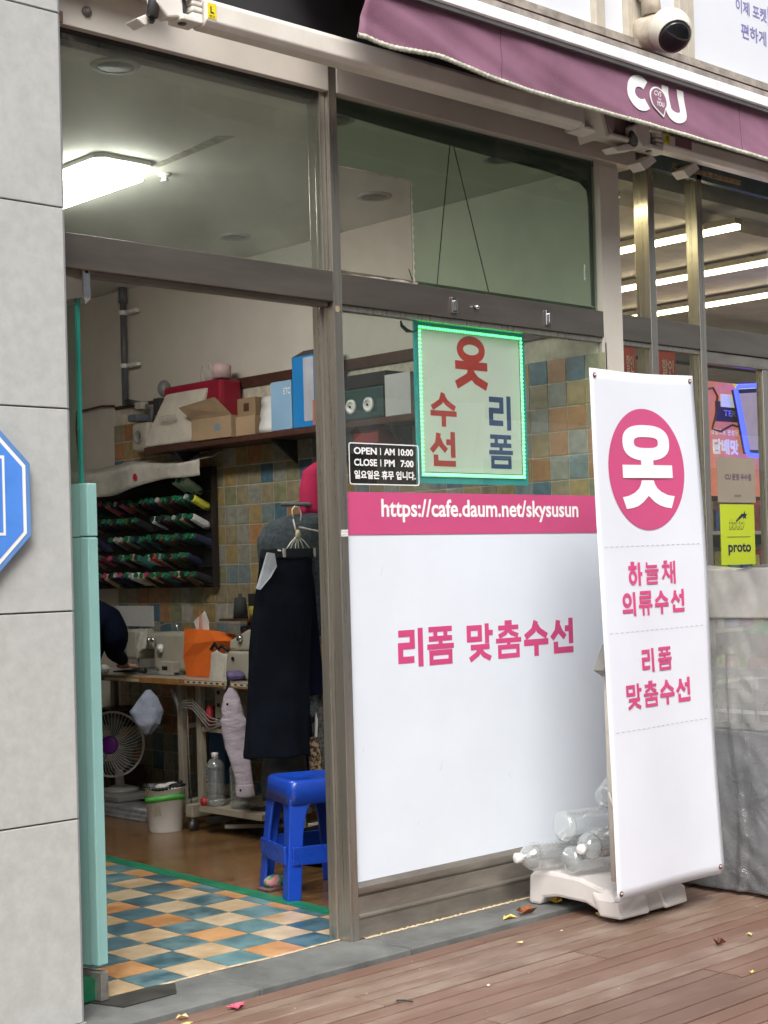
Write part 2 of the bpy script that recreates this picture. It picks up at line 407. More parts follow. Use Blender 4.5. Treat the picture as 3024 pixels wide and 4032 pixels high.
# crumbly mortar line between sill and ledge
mb = MB(); n = 120
def fm(u, v):
    x = .02 + u * 1.6
    return Vector((x, -.009 + v * .012 - .003 * wob(u * 40, 1), .0008 + (.004 + .002 * wob(u * 90, 3)) * math.sin(v * math.pi)))
mb.grid(fm, n, 3); mort = mb.out('mortar_line', mat('mortar crumbs', (.52, .42, .28), .95, 0, .25, 60, .4, 200), ledge)

# ============================================================ SHOP ROOM
struct(B(-1.28, .05, -.10, 1.40, 5.0, -.008).out('shop_subfloor', mat('subfloor', (.05, .05, .05), .9)))
wf = struct(MB().prism([(.245, .37, -.0075), (1.40, .30, -.0075), (1.40, 5.0, -.0075), (.50, 5.0, -.0075), (.285, 1.95, -.0075)], (0, 0, .007)).out('wood_floor', FLOORW))
tape = MB().prism([(.165, .045, -.007), (.235, .045, -.007), (.32, 1.95, -.007), (.50, 5.0, -.007), (.43, 5.0, -.007), (.25, 1.95, -.007)], (0, 0, .0085))
tag(tape.out('floor_tape', GREEN), 'green tape strip laid along the floor between wood and blue orange tiles', 'floor tape')
tf = sroot('tile_floor', (-.4, 1, -.008))
TB = [mat('blue tile a', (.06, .14, .17), .3, 0, .3, 9, .05, 60, col2=(.15, .25, .27), detail=9, mixlo=.4, mixhi=.62), mat('blue tile b', (.05, .115, .15), .3, 0, .3, 9, .05, 60, col2=(.10, .19, .22), detail=9),
      mat('blue tile c', (.09, .20, .23), .3, 0, .3, 9, .05, 60, col2=(.16, .29, .31), detail=9)]
TO = [mat('orange tile', (.50, .22, .075), .3, 0, .2, 6, .05, 60, col2=(.62, .36, .17), detail=9), mat('cream tile', (.47, .31, .15), .3, 0, .2, 7, .05, 60, col2=(.60, .46, .30), detail=9),
      mat('pale cream tile', (.50, .36, .20), .3, 0, .2, 7, .05, 60, col2=(.62, .51, .36), detail=9)]
me_t = {}
def tile_mesh(mt, s, t, axis='z'):
    k = (mt.name, s, axis)
    if k not in me_t:
        b = bmesh.new(); bmesh.ops.create_cube(b, size=1)
        dx = (s, s, t) if axis == 'z' else (t, s, s)
        bmesh.ops.transform(b, matrix=Matrix.Diagonal((*dx, 1)), verts=b.verts)
        me = bpy.data.meshes.new('tile'); b.to_mesh(me); b.free(); me.materials.append(mt); me_t[k] = me
    return me_t[k]
struct(B(-1.27, .052, -.0078, .2, 5.0, -.0035).out('tile_grout', mat('dark floor grout', (.05, .06, .065), .7)))
for i in range(-2, 7):
    for j in range(0, 14):
        x = -.82 + .16 * i + .08; yy = .050 + .16 * j + .08
        lim = .175 + .045 * yy
        if x - .08 > lim: continue
        mt = (TB[(i * 7 + j * 5) % 3] if (i + j) % 2 == 0 else TO[(i * 5 + j * 3 + (i * j) % 2) % 3])
        if x + .08 > lim:
            x0, x1 = x - .078, lim - .002
            if x1 - x0 < .02: continue
            MB().box(x0, yy - .078, -.005, x1, yy + .078, -.001).out('floor_tile', mt, tf)
        else: piece('floor_tile', tile_mesh(mt, .156, .004), tf, (x, yy, -.003))
mb = MB(); mb.grid(lambda u, v: Vector((-1.0 + u * .96, .046 + v * .016 + .004 * wob(u * 30, 2), -.0006 + .0022 * math.sin(v * math.pi))), 60, 3)
thr = mb.out('threshold_edge', mat('worn cream edge', (.50, .38, .24), .8, 0, .3, 40, .2, 90), ledge)
# ceiling / walls
struct(B(-1.40, .11, 2.83, 1.52, 5.1, 2.95).out('shop_ceiling', CEIL))
struct(B(-1.40, .11, -.1, -1.28, 5.1, 2.83).out('left_wall', mat('left wall paint', (.24, .21, .18), .7)))  # unseen wall, coloured darker so the centre post reflects it dark
struct(B(-1.28, 5.0, -.1, 1.40, 5.1, 2.83).out('back_wall', WALLP))
part = sroot('partition_wall', (1.46, 2, 0))
B(1.402, .0, -.02, 1.522, 5.1, 2.829).out('wall_core', mat('partition paint', (.62, .575, .50), .7, 0, .05, 3), part)
B(1.396, .03, .0, 1.402, 3.475, 2.175).out('tile_bed', GROUT, part)
WT = [('#8f8365', 4), ('#9a8452', 4), ('#8c8c80', 4), ('#a37443', 3), ('#3f6675', 2), ('#a0673a', 1), ('#7f7f5c', 3), ('#6e7f80', 2), ('#a6a195', 2)]
WTM = [mat('wall tile %d' % i, tuple(min(.8, c * .95 + .035) for c in hx(c_)), .32, 0, .22, 26, .15, 70, detail=8) for i, (c_, n_) in enumerate(WT)]
bag_ = [i for i, (c_, n_) in enumerate(WT) for _ in range(n_)]
stuffmb = {i: MB() for i in range(len(WT))}
cnt = 0
for j in range(0, 22):
    for i in range(0, 35):
        yc = .05 + .1 * i + -.005 + .0; zc = 2.03 - .1 * j
        if zc < .02: continue
        k = random.choice(bag_)
        vis = (yc > 1.7 and zc > .98) or (yc < 1.75 and zc > 1.45)
        behind_rack = 2.62 < yc and 1.2 < zc < 1.76
        if vis and not behind_rack and cnt < 298:
            piece('wall_tile', tile_mesh(WTM[k], .0935, .006, 'x'), part, (1.3955, yc, zc)); cnt += 1
        else: stuffmb[k].box(1.3925, yc - .0475, zc - .0475, 1.3985, yc + .0475, zc + .0475)
k = 0
allmb = MB()
for i, mb in stuffmb.items():
    if len(mb.b.verts) == 0: continue
    o = mb.out('hidden_tiles', WTM[i], part); o['kind'] = 'stuff'
# brown trim board and white wall are on the partition
B(1.380, .03, 2.172, 1.401, 2.58, 2.222).out('trim_board', BROWN, part)
B(1.39, 2.58, 2.165, 1.401, 3.475, 2.185).out('trim_board', BROWN, part)

# ============================================================ STONE PILLAR, SIGN
pil = thing('stone_pillar', 'grey stone clad pillar with horizontal joints at the left of the shop door', 'pillar', (-1.7, 0, -.02))
zs = [-.02, .001, .568, 1.148, 1.715, 2.281, 2.832, 3.4]
for z0, z1 in zip(zs[1:], zs[2:]):
    MB().box(-2.9, -.12, z0 + .0022, -1.154, -.095, z1 - .0022).out('stone_panel', STONE, pil, bev=.002)
    MB().prism([(-1.1535, -.1195, z0 + .0022), (-1.146, -.114, z0 + .0022), (-1.1425, -.095, z0 + .0022), (-1.1535, -.095, z0 + .0022)], (0, 0, z1 - z0 - .0044)).out('edge_strip', mat('stone edge', (.42, .42, .43), .5, 0, .08, 6), pil)
MB().box(-2.9, -.12, -.02, -1.143, -.095, .001).out('base_strip', STONE, pil)
MB().box(-2.9, -.1045, -.02, -1.15, .11, 3.4).out('pillar_core', JOINT, pil)
for z0, z1 in ((1.70, 1.79), (1.555, 1.62)):
    MB().box(-1.142, -.07, z0, -1.122, -.055, z1).out('guard_remnant', TEAL, pil, bev=.006)
sg = thing('blue_sign', 'blue eight sided sign with white outline fixed on the stone pillar', 'sign', (-1.53, -.14, 1.22))
def octo(cx, cz, h, s, y, d):
    c_ = [(h, s), (s, h), (-s, h), (-h, s), (-h, -s), (-s, -h), (s, -h), (h, -s)]
    return MB().prism([(cx + a_, y, cz + b_) for a_, b_ in c_], (0, d, 0))
CX, CZ = -1.533, 1.458
octo(CX, CZ, .238, .099, -.150, .028).out('sign_plate', SIGNB2, sg, bev=.003)
octo(CX, CZ, .222, .092, -.1515, .0012).out('outline', WHITEP, sg)
octo(CX, CZ, .211, .0875, -.1528, .0010).out('sign_face', SIGNB, sg)
mb = MB()
mb.box(-1.690, -.1540, 1.36, -1.376, -.1530, 1.575).out('pictogram_panel', WHITEP, sg)
MB().box(-1.682, -.1550, 1.368, -1.384, -.1541, 1.567).out('pictogram_field', SIGNB, sg)

# ============================================================ SHOPFRONT FRAME
fr = thing('shopfront_frame', 'brushed steel shopfront frame with posts, transoms and sill around the tailor shop door', 'frame', (0, 0, 0))
def post(x0, x1, z1=3.0, dep=.10, z0=-.002, name='post'):
    B(x0, 0, z0, x1, dep, z1).out(name, STEEL, fr, bev=.0025)
post(-.038, 0); post(1.715, 1.757, dep=.075); post(2.06, 2.102, dep=.062)

B(-.048, .060, -.002, -.0385, .10, 2.83).out('door_jamb', STEEL, fr, bev=.002)
B(-.062, .02, 2.245, -.0385, .05, 2.85).out('glazing_bead', STEEL, fr, bev=.002)
B(-1.20, .0, 2.142, -.039, .085, 2.245).out('transom', STEELH, fr, bev=.003)
B(-1.20, .024, 2.128, -.045, .06, 2.142).out('door_track', STEEL_D, fr)
B(.001, .002, 2.138, 1.7145, .085, 2.242).out('transom', STEELH, fr, bev=.003)
B(1.758, .002, 2.138, 2.0595, .085, 2.242).out('transom', STEELH, fr, bev=.003)
B(2.103, .002, 2.138, 4.2, .085, 2.242).out('transom', STEELH, fr, bev=.003)
B(.001, .012, 2.118, 1.7145, .045, 2.1375).out('glazing_bead', STEEL, fr, bev=.002)
B(1.758, .012, 2.118, 2.0595, .045, 2.1375).out('glazing_bead', STEEL, fr, bev=.002)
# sill with stepped profile
MB().prism([(.001, .004, .002), (.001, .004, .068), (.001, -.003, .072), (.001, -.003, .078), (.001, .006, .083), (.001, .006, .140), (.001, .014, .142), (.001, .014, .150), (.001, .0, .153), (.001, .0, .172), (.001, .012, .187), (.001, .09, .187), (.001, .09, .002)], (1.713, 0, 0)).out('sill', STEEL_D, fr)
MB().prism([(1.758, .004, .002), (1.758, .004, .172), (1.758, .012, .187), (1.758, .09, .187), (1.758, .09, .002)], (.301, 0, 0)).out('sill', STEEL_D, fr)
# white strip in front of partition end, side mullions
B(1.404, .006, 2.246, 1.521, .03, 2.855).out('cover_strip', FASCIA, fr)
B(1.406, -.0, .19, 1.414, .03, 2.117).out('mullion_edge', STEEL, fr)
B(1.3965, .014, 1.50, 1.4775, .028, 2.117).out('cover_strip', mat('grey beige strip', (.30, .28, .24), .5), fr)
# panes: upper left, upper right, lower window
B(-1.14, .030, 2.245, -.062, .038, 2.86).out('glass_pane', GLASSU, fr)
GLASSR = glass('green filmed glass', (.76, .85, .775), 1.2, base=.045, bcol=(.34, .42, .35))
MB().prism([(.374, .030, 2.242), (1.402, .030, 2.242), (1.402, .030, 2.86), (.003, .030, 2.86), (.003, .030, 2.616), (.374, .030, 2.616)], (0, .008, 0)).out('glass_pane', GLASSR, fr)
B(.003, .030, 2.242, .3735, .038, 2.6155).out('clear_pane', glass('dusty clear glass', (.93, .93, .91), 1.0, base=.11, bcol=(.52, .47, .40)), fr)
EDG = mat('torn film edge', (.48, .42, .34), .8, 0, .2, 40)
mb = MB()
mb.grid(lambda u, v: Vector((.371 + .007 * v * (1 + .5 * wob(u * 30, 1)) - .002, .0293 - .0004 * math.sin(v * 3.1), 2.243 + .372 * u)), 50, 2); mb.out('film_edge', EDG, fr)
mb = MB()
mb.grid(lambda u, v: Vector((.004 + .37 * u, .0293, 2.614 + .0035 * v * (1 + .5 * wob(u * 30, 2)))), 40, 2); mb.out('film_edge', EDG, fr)
mb = MB()
mb.grid(lambda u, v: Vector((.07 + .32 * u, .0291, 2.243 + v * (.006 + .010 * abs(wob(u * 9, 5)) * u))), 40, 2); mb.out('film_edge', EDG, fr)
MB().prism([(.345, .0290, 2.30), (.350, .0290, 2.298), (.366, .0290, 2.262), (.360, .0290, 2.262)], (0, -.0006, 0)).out('crack_mark', BLACK, fr)
for k in range(5): MB().sph((1.33 + .004 * wob(k, 1), .0297, 2.37 + .012 * k), .005, (1, .1, 1.6), 6).out('paint_drip', WHITEPL, fr)
B(.003, .020, 1.504, 1.396, .028, 2.118).out('glass_pane', GLASSW, fr)
B(.003, .016, .188, 1.396, .028, 1.500).out('film_panel', WHITEF, fr)
B(.006, .0135, 1.358, 1.395, .0155, 1.504).out('film_band', PINK, fr)
B(1.478, .020, .188, 1.714, .028, 2.118).out('glass_pane', GLASSW, fr)
B(1.523, .030, 2.242, 1.714, .038, 2.86).out('glass_pane', GLASSW, fr)
B(1.758, .030, 2.242, 2.059, .038, 2.90).out('glass_pane', GLASSW, fr)
B(1.758, .020, .188, 2.059, .028, 2.118).out('glass_pane', GLASSW, fr)
B(2.103, .030, 2.242, 4.2, .038, 2.90).out('glass_pane', GLASSW, fr)
PF = planeY(.0133)
text('https://cafe.daum.net/skysusun', .166, 1.400, 1, PF, WHITEP, fr, bold=.022, width=1.056, height=.082)
text('OPEN', 0, 0, .001, PF, WHITEP, fr) if False else None
word('리폼', .224, .897, .134, .128, planeY(.0155), PINKT, fr, th=18.5, adv=1.11)
word('맞춤수선', .575, .897, .139, .128, planeY(.0155), PINKT, fr, th=18.5, adv=1.115)
for (sx, sz, dx, dz) in ((.42, .52, .012, .03), (.05, .62, .006, .02), (.30, .34, .008, .016), (.78, .47, .01, -.02), (.16, 1.22, .006, .03)):
    MB().prism([(sx, .0155, sz), (sx + .0016, .0155, sz), (sx + dx + .001, .0155, sz + dz), (sx + dx, .0155, sz + dz)], (0, -.0003, 0)).out('film_scuff', mat('scuff grey', (.50, .52, .54), .6), fr)
# small label tag on post, latches on the transom
B(-.033, -.0015, 1.352, -.004, -.0003, 1.375).out('post_label', PAPER, fr)
PL = planeY(-.0016)
text('http://cafe.daum.net', -.031, 1.366, 1, PL, BLACK, fr, width=.024, height=.004)
text('skysusun tailor'.replace(' tailor', ''), -.031, 1.356, 1, PL, BLACK, fr, width=.018, height=.004)
for lx in (.527, 1.045):
    B(lx, -.007, 2.155, lx + .026, .0015, 2.212).out('latch_plate', CHROME, fr, bev=.002)
    B(lx + .008, -.014, 2.165, lx + .018, -.0075, 2.20).out('latch_bolt', CHROME, fr, bev=.002)
MB().lathe((.655, 0, 2.187), [(.009, .0015), (.009, -.012), (.005, -.016)], 12, 'y').out('lock_cylinder', CHROME, fr, True)
MB().box(-.031, -.0012, 2.108, -.014, -.0003, 2.128).out('putty_patch', mat('old putty', (.35, .27, .17), .9), fr)
# dirty seal lines around the upper right pane
B(.003, .040, 2.242, 1.402, .046, 2.262).out('pane_seal', mat('olive seal', (.085, .08, .04), .7, 0, .3, 20), fr)
MB().prism([(.003, .041, 2.86), (.003, .041, 2.802), (.30, .041, 2.79), (.75, .041, 2.777), (1.10, .041, 2.77), (1.33, .041, 2.755), (1.372, .041, 2.73), (1.38, .041, 2.68), (1.382, .041, 2.27), (1.401, .041, 2.265), (1.401, .041, 2.86)], (0, .005, 0)).out('pane_seal', mat('dark green seal', (.03, .045, .04), .6, 0, .3, 12), fr)
B(-1.14, .040, 2.825, -.062, .050, 2.86).out('pane_seal', mat('dark green seal', 0), fr)
B(-1.14, .022, 2.843, -.062, .0295, 2.852).out('pane_seal', DARK, fr)

# header above the openings
hd = thing('fascia_board', 'beige metal fascia band running above the shop windows behind the awning arm', 'fascia', (0, 0, 2.85))
B(-1.145, -.004, 2.852, -.0385, .10, 3.02).out('fascia_panel', FASCIA, hd, bev=.002)
B(.0, -.004, 2.852, 1.6365, .10, 3.02).out('fascia_panel', FASCIA, hd, bev=.002)
B(-1.145, -.010, 3.0, 4.2, .10, 3.32).out('header', DARK, hd)  # dark colour stands in for the shadow above the fascia
B(1.7575, .0, 2.872, 4.2, .029, 2.999).out('teal_panel', mat('grey teal header glass', (.10, .15, .15), .25), hd)
B(-1.20, .105, 2.832, 4.2, .25, 3.3).out('lintel', mat('lintel concrete', (.3, .29, .27), .8), hd)
MB().lathe((-.985, -.004, 2.905), [(.016, 0), (.016, -.006), (.009, -.007), (.009, -.012)], 14, 'y').out('bolt', mat('grimy bolt', (.18, .16, .14), .6), hd, True)
MB().box(-1.142, -.012, 2.853, -1.07, -.0045, 2.885).out('corner_stain', mat('brown stained paint', (.17, .10, .07), .7, 0, .3, 20), hd)

# inside things seen through upper panes
st = thing('hanging_string', 'dark cord in an inverted V holding up the lit window sign', 'string', (.617, .06, 2.83))
MB().tube([(.617, .062, 2.829), (.57, .062, 2.56), (.519, .062, 2.25), (.517, .062, 2.13)], .0022).out('cord', BLACK, st)
MB().tube([(.617, .062, 2.829), (.70, .062, 2.57), (.802, .062, 2.25), (.83, .062, 2.13)], .0022).out('cord', BLACK, st)

# ============================================================ LED WINDOW SIGN
ls = thing('led_window_sign', 'window sign framed in glowing green LED dots, red and blue Korean letters', 'sign', (.685, .06, 1.54))
SGN = mat('sign acrylic', (.50, .53, .47), .3, 0, .03, 3, emis=(.38, .42, .34), estr=.22)
B(.392, .058, 1.542, .985, .064, 2.128).out('sign_panel', mat('blue green border film', (.035, .28, .30), .35, 0, .15, 5, emis=(.01, .2, .2), estr=.15), ls)
B(.424, .0555, 1.583, .948, .0575, 2.094).out('sign_face', SGN, ls)
PS = planeY(.0552)
SR = mat('sign red', (.42, .035, .03), .4, emis=(.3, .02, .015), estr=.12); SBL = mat('sign navy', (.03, .06, .15), .4, emis=(.02, .04, .12), estr=.12)
word('옷', .585, 1.895, .196, .185, PS, SR, ls, th=17)
word('수', .462, 1.752, .135, .118, PS, SR, ls, th=17)
word('선', .456, 1.605, .138, .122, PS, SR, ls, th=17)
word('리', .765, 1.752, .135, .122, PS, SBL, ls, th=17)
word('폼', .766, 1.605, .132, .122, PS, SBL, ls, th=17)
mb = bmesh.new(); bmesh.ops.create_icosphere(mb, subdivisions=1, radius=.0037); led_me = bpy.data.meshes.new('led'); mb.to_mesh(led_me); mb.free(); led_me.materials.append(LED)
N1, N2 = 38, 36
for i in range(N1):
    xx = .415 + (.957 - .415) * i / (N1 - 1)
    piece('led_bulb', led_me, ls, (xx, .050, 2.102)); piece('led_bulb', led_me, ls, (xx, .050, 1.573))
for i in range(1, N2):
    zz = 1.573 + (2.102 - 1.573) * i / N2
    piece('led_bulb', led_me, ls, (.414, .050, zz)); piece('led_bulb', led_me, ls, (.958, .050, zz))
B(.408, .052, 1.566, .964, .055, 1.580).out('led_strip', WHITEPL, ls); B(.408, .052, 2.095, .964, .055, 2.109).out('led_strip', WHITEPL, ls)
B(.408, .052, 1.5805, .421, .055, 2.0945).out('led_strip', WHITEPL, ls); B(.951, .052, 1.5805, .964, .055, 2.0945).out('led_strip', WHITEPL, ls)
MB().tube([(.33, .06, 2.118), (.335, .06, 2.10), (.36, .06, 2.085), (.39, .06, 2.083), (.41, .055, 2.09)], [.003, .007, .008, .003, .002]).out('cable', BLACK, ls)
# opening hours panel
oh = thing('opening_hours_decal', 'opening hours lettering in a white rounded outline on the window glass', 'sign', (.23, .019, 1.53))
mb = MB()
def P(u, v, d):
    return Vector((u - (u + 3.5) * .01013, .0195 - d, 1.25 + (v - 1.25) * .98987))
def rr(x0, z0, x1, z1, r, n=5):
    o_ = []
    for cx, cz, a0 in ((x1 - r, z1 - r, 0), (x0 + r, z1 - r, 90), (x0 + r, z0 + r, 180), (x1 - r, z0 + r, 270)):
        for k in range(n + 1):
            t = R(a0 + 90 * k / n); o_.append((cx + r * math.cos(t), cz + r * math.sin(t)))
    return o_
oo, ii = rr(.064, 1.532, .400, 1.677, .010), rr(.0675, 1.5355, .3965, 1.6735, .0075)
rg = [[mb.b.verts.new(P(*p, d)) for p, d in ((a_, 0), (b_, 0), (b_, .0008), (a_, .0008))] for a_, b_ in zip(oo, ii)]
for k in range(len(rg)):
    a_, b_ = rg[k], rg[(k + 1) % len(rg)]
    for j in range(4): mb.b.faces.new((a_[j], a_[(j + 1) % 4], b_[(j + 1) % 4], b_[j]))
mb.out('outline', WHITEP, oh)
DKF = glass('smoked film', (.35, .30, .33), .5)
B(.032, .0286, 1.5335, .355, .0292, 1.6685).out('backing', DKF, oh)
text('OPEN', .087, 1.637, 1, P, WHITEP, oh, bold=.03, width=.108, height=.0245)
text('|', .211, 1.637, 1, P, WHITEP, oh, bold=.02, width=.004, height=.0245)
text('AM 10:00', .230, 1.637, 1, P, WHITEP, oh, bold=.03, width=.142, height=.0245)
text('CLOSE', .087, 1.597, 1, P, WHITEP, oh, bold=.03, width=.108, height=.0245)
text('|', .211, 1.597, 1, P, WHITEP, oh, bold=.02, width=.004, height=.0245)
text('PM', .230, 1.597, 1, P, WHITEP, oh, bold=.03, width=.050, height=.0245)
text('7:00', .309, 1.597, 1, P, WHITEP, oh, bold=.03, width=.064, height=.0245)
text('일요일은 휴무 입니다.', .087, 1.552, 1, P, WHITEP, oh, bold=.03, width=.294, height=.030)

# ============================================================ GLASS DOOR
gd = thing('glass_door', 'open frameless glass door with teal rubber finger guard beside the stone pillar', 'door', (-.99, .03, .02))
dr = R(12)   # swung inward, seen almost edge on
Md = Matrix.Translation((-.9965, .035, 0)) @ Matrix.Rotation(dr, 4, 'Z')
MB().box(-.006, .03, .095, .006, .95, 2.05, mtx=Md).out('glass_panel', glass('door glass', (.78, .88, .83), .9, base=.02, bcol=(.3, .4, .36)), gd)
MB().box(-.0055, .020, 1.50, .0055, .0296, 2.062, mtx=Md).out('glass_edge', TEALG, gd)
MB().box(-.020, -.018, .107, .020, .018, 1.358, mtx=Md).out('finger_guard', TEAL, gd, bev=.004)
MB().box(-.020, -.018, 1.361, .020, .018, 1.517, mtx=Md).out('finger_guard', TEAL, gd, bev=.004)
MB().box(-.018, .018, .107, .012, .22, 1.358, mtx=Md).out('guard_flap', TEAL, gd)
MB().box(-.018, .018, 1.361, .012, .22, 1.517, mtx=Md).out('guard_flap', TEAL, gd)
MB().box(-.017, -.018, 2.062, .016, .10, 2.165, mtx=Md).out('patch_fitting', CHROME, gd, bev=.003)
MB().prism([Md @ Vector(p) for p in [(-.014, -.019, 2.0615), (.014, -.019, 2.0615), (.0, -.010, 2.045)]], Md.to_3x3() @ Vector((0, .02, 0))).out('fitting_tip', CHROME, gd)
MB().lathe(Md @ Vector((0, -.018, 2.14)), [(.0045, 0), (.0045, -.002)], 10, 'y').out('screw', BLACK, gd)
MB().box(-.014, -.020, .004, .016, .10, .088, mtx=Md).out('patch_fitting', mat('worn steel', (.38, .36, .33), .4, .7, .3, 20), gd, bev=.003)
fsc = tag(MB().prism([(-.99, -.075, -.0005), (-.80, -.07, -.0005), (-.74, .02, -.0005), (-.79, .048, -.0005), (-1.03, .047, -.0005)], (0, 0, .0035)).out('pivot_cover', mat('wet dark slate', (.045, .045, .04), .35, 0, .3, 12)), 'dark worn plate in the ledge under the glass door', 'floor plate')
gp = thing('green_dustpan', 'green plastic dustpan tucked behind the pillar under the glass door', 'dustpan', (-1.05, .02, 0))
MB().prism([(-1.10, .03, .004), (-1.00, .04, .004), (-.995, .04, .045), (-1.02, .035, .075), (-1.10, .03, .085)], (-.01, .07, 0)).out('pan', GREENPL, gp, bev=.003)
MB().tube([(-1.06, .06, .09), (-1.10, .10, .5)], .008).out('handle', GREENPL, gp)

# ============================================================ AWNING ARMS
ar = thing('awning_arm', 'white folded awning arm with yellow L sticker above the tailor shop door', 'awning arm', (0, -.2, 2.9))
def hpoly(y0, y1, z0, z1, x0, x1, r=.016):
    pr = [(y0 + r, z0), (y1 - r, z0), (y1, z0 + r), (y1, z1 - r), (y1 - r, z1), (y0 + r, z1), (y0, z1 - r), (y0, z0 + r)]
    return MB().prism([(x0, a_, b_) for a_, b_ in pr], (x1 - x0, 0, 0))
hpoly(-.235, -.155, 2.862, 2.948, -.72, 1.02).out('front_tube', WHITEM, ar, bev=.004)
hpoly(-.232, -.158, 2.858, 2.945, 1.021, 1.032).out('end_cap', WHITEPL, ar)
MB().prism([(1.045, -.27, 2.995), (1.062, -.27, 3.0), (1.165, -.24, 2.852), (1.148, -.24, 2.846)], (.012, .14, 0)).out('link_plate', WHITEM, ar)
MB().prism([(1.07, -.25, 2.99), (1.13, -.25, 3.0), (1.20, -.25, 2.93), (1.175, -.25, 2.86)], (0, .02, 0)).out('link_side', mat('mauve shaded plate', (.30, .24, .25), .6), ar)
hpoly(-.16, -.06, 2.905, 3.0, 1.09, 1.52).out('rear_tube', mat('tube brown grey', (.34, .27, .24), .5), ar)
hpoly(-.20, -.12, 2.868, 2.888, 1.05, 1.60, .006).out('lower_rail', WHITEM, ar)
B(-1.14, -.09, 2.975, -.74, -.02, 3.075).out('rear_tube', RUST, ar, bev=.006)
def joint(x, y, z, ar, mirror=1):
    s = mirror
    MB().prism([(x - .10 * s, y, z + .035), (x - .06 * s, y, z + .06), (x + .0 * s, y, z + .045), (x + .005 * s, y, z - .03), (x - .05 * s, y, z - .045), (x - .09 * s, y, z - .01)], (0, .05, 0)).out('bracket', WHITEM, ar, bev=.006)
    for dz in (-.034, .034):
        MB().prism([(x - .01 * s, y - .012, z + dz - .009), (x + .062 * s, y - .012, z + dz - .009), (x + .07 * s, y - .012, z + dz), (x + .062 * s, y - .012, z + dz + .009), (x - .01 * s, y - .012, z + dz + .009)], (0, .075, 0)).out('fork', WHITEM, ar, bev=.004)
    MB().cone((x + .012 * s, y + .02, z - .046), (x + .012 * s, y + .02, z + .046), .013, n=14).out('pivot_pin', mat('dark steel', (.1, .1, .1), .4, .6), ar, True)
    for k in range(3):
        B(min(x + .03 * s, x + .068 * s), y - .008, z - .026 + k * .019, max(x + .03 * s, x + .068 * s), y + .05, z - .012 + k * .019).out('knuckle', WHITEM, ar, bev=.003)
joint(-.795, -.22, 2.905, ar)
MB().cone((-.89, -.20, 2.86), (-.86, -.20, 2.99), .018, n=12).out('hinge_barrel', mat('dark steel', 0), ar, True)
MB().prism([(-.93, -.18, 2.85), (-.86, -.18, 2.89), (-.83, -.18, 2.88), (-.90, -.18, 2.835)], (0, .06, 0)).out('foot_bracket', WHITEM, ar, bev=.004)
MB().lathe((-.885, -.185, 2.852), [(.011, 0), (.011, -.008)], 6, 'y').out('bolt', mat('dark steel', 0), ar)
B(-.715, -.2365, 2.884, -.683, -.2352, 2.93).out('sticker', mat('yellow sticker', (.75, .62, .02), .5), ar)
text('L', -.706, 2.900, 1, planeY(-.2367), BLACK, ar, bold=.03, width=.013, height=.02)
text('경고', -.711, 2.887, 1, planeY(-.2367), BLACK, ar, width=.022, height=.007)
ar2 = thing('awning_arm', 'white folded awning arm with mauve label above the convenience store window', 'awning arm', (2.2, -.2, 2.9))
hpoly(-.235, -.155, 2.862, 2.938, 1.52, 4.2).out('front_tube', WHITEM, ar2, bev=.004)
joint(1.45, -.22, 2.895, ar2)
MB().cone((1.36, -.20, 2.86), (1.39, -.20, 2.98), .020, n=12).out('hinge_barrel', mat('dark steel', 0), ar2, True)
MB().prism([(1.25, -.19, 2.835), (1.38, -.19, 2.875), (1.40, -.19, 2.85), (1.28, -.19, 2.82)], (0, .06, 0)).out('foot_bracket', WHITEM, ar2, bev=.004)
MB().prism([(1.41, -.19, 2.80), (1.50, -.19, 2.845), (1.53, -.19, 2.825), (1.45, -.19, 2.775)], (0, .06, 0)).out('foot_bracket', WHITEM, ar2, bev=.004)
MB().prism([(1.70, -.19, 2.815), (1.79, -.19, 2.86), (1.82, -.19, 2.84), (1.74, -.19, 2.79)], (0, .06, 0)).out('foot_bracket', WHITEM, ar2, bev=.004)
B(1.522, -.2365, 2.885, 1.553, -.2352, 2.925).out('sticker', mat('yellow sticker', 0), ar2)
text('7', 1.532, 2.893, 1, planeY(-.2367), BLACK, ar2, bold=.02, width=.012, height=.02)
B(1.59, -.2365, 2.885, 1.70, -.2352, 2.922).out('label_plate', mat('mauve label', (.27, .14, .16), .5), ar2)
B(1.72, -.13, 2.84, 2.2, -.125, 2.86).out('torn_foam', mat('torn foam', (.3, .2, .12), .95, 0, .4, 30, .6, 90), ar2)

# ============================================================ MAROON AWNING
aw = thing('store_awning', 'maroon retractable awning with white CU logo on its hanging valance', 'awning', (1.9, -.45, 2.85))
def valz(x):   # hem height
    z = 2.838 - .008 * (x - .6)
    z += .022 * math.exp(-((x - (-.28)) / .10) ** 2) - .0 
    z += .020 * math.exp(-((x - .02) / .16) ** 2)
    return z
def fv(u, v):
    x = -.262 + u * 4.6; zb = valz(x); zt = 3.03; z = zb + (zt - zb) * v
    fall = (1 - v)
    yy = -.45 - .009 * fall * math.sin(x * 5.2 + v * 4 + 1.9 * math.sin(x * 2.3)) * (.6 + .5 * math.sin(x * 1.3)) - .001 * fall * math.sin(x * 31 + v * 22 + 3 * math.sin(x * 3)) + .02 * fall * math.exp(-((x + .28) / .12) ** 2)
    yy += -.0035 * math.sin(math.pi * v) * math.sin(x * 13 + v * 7 + 2 * math.sin(x * 1.7)) * (1.6 if x < .5 else .7)
    return Vector((x - .03 * (1 - v) * (u < .001), yy, z))
MB().grid(fv, 420, 16).out('valance', MAROON, aw, True, solid=.003)
def fh(u, v):
    p = fv(u, 0); t = (v - .5) * 2 * math.pi
    return p + Vector((0, -.002 + .005 * math.cos(t), .005 + .0085 * math.sin(t) + .0012 * wob(u * 900, 1)))
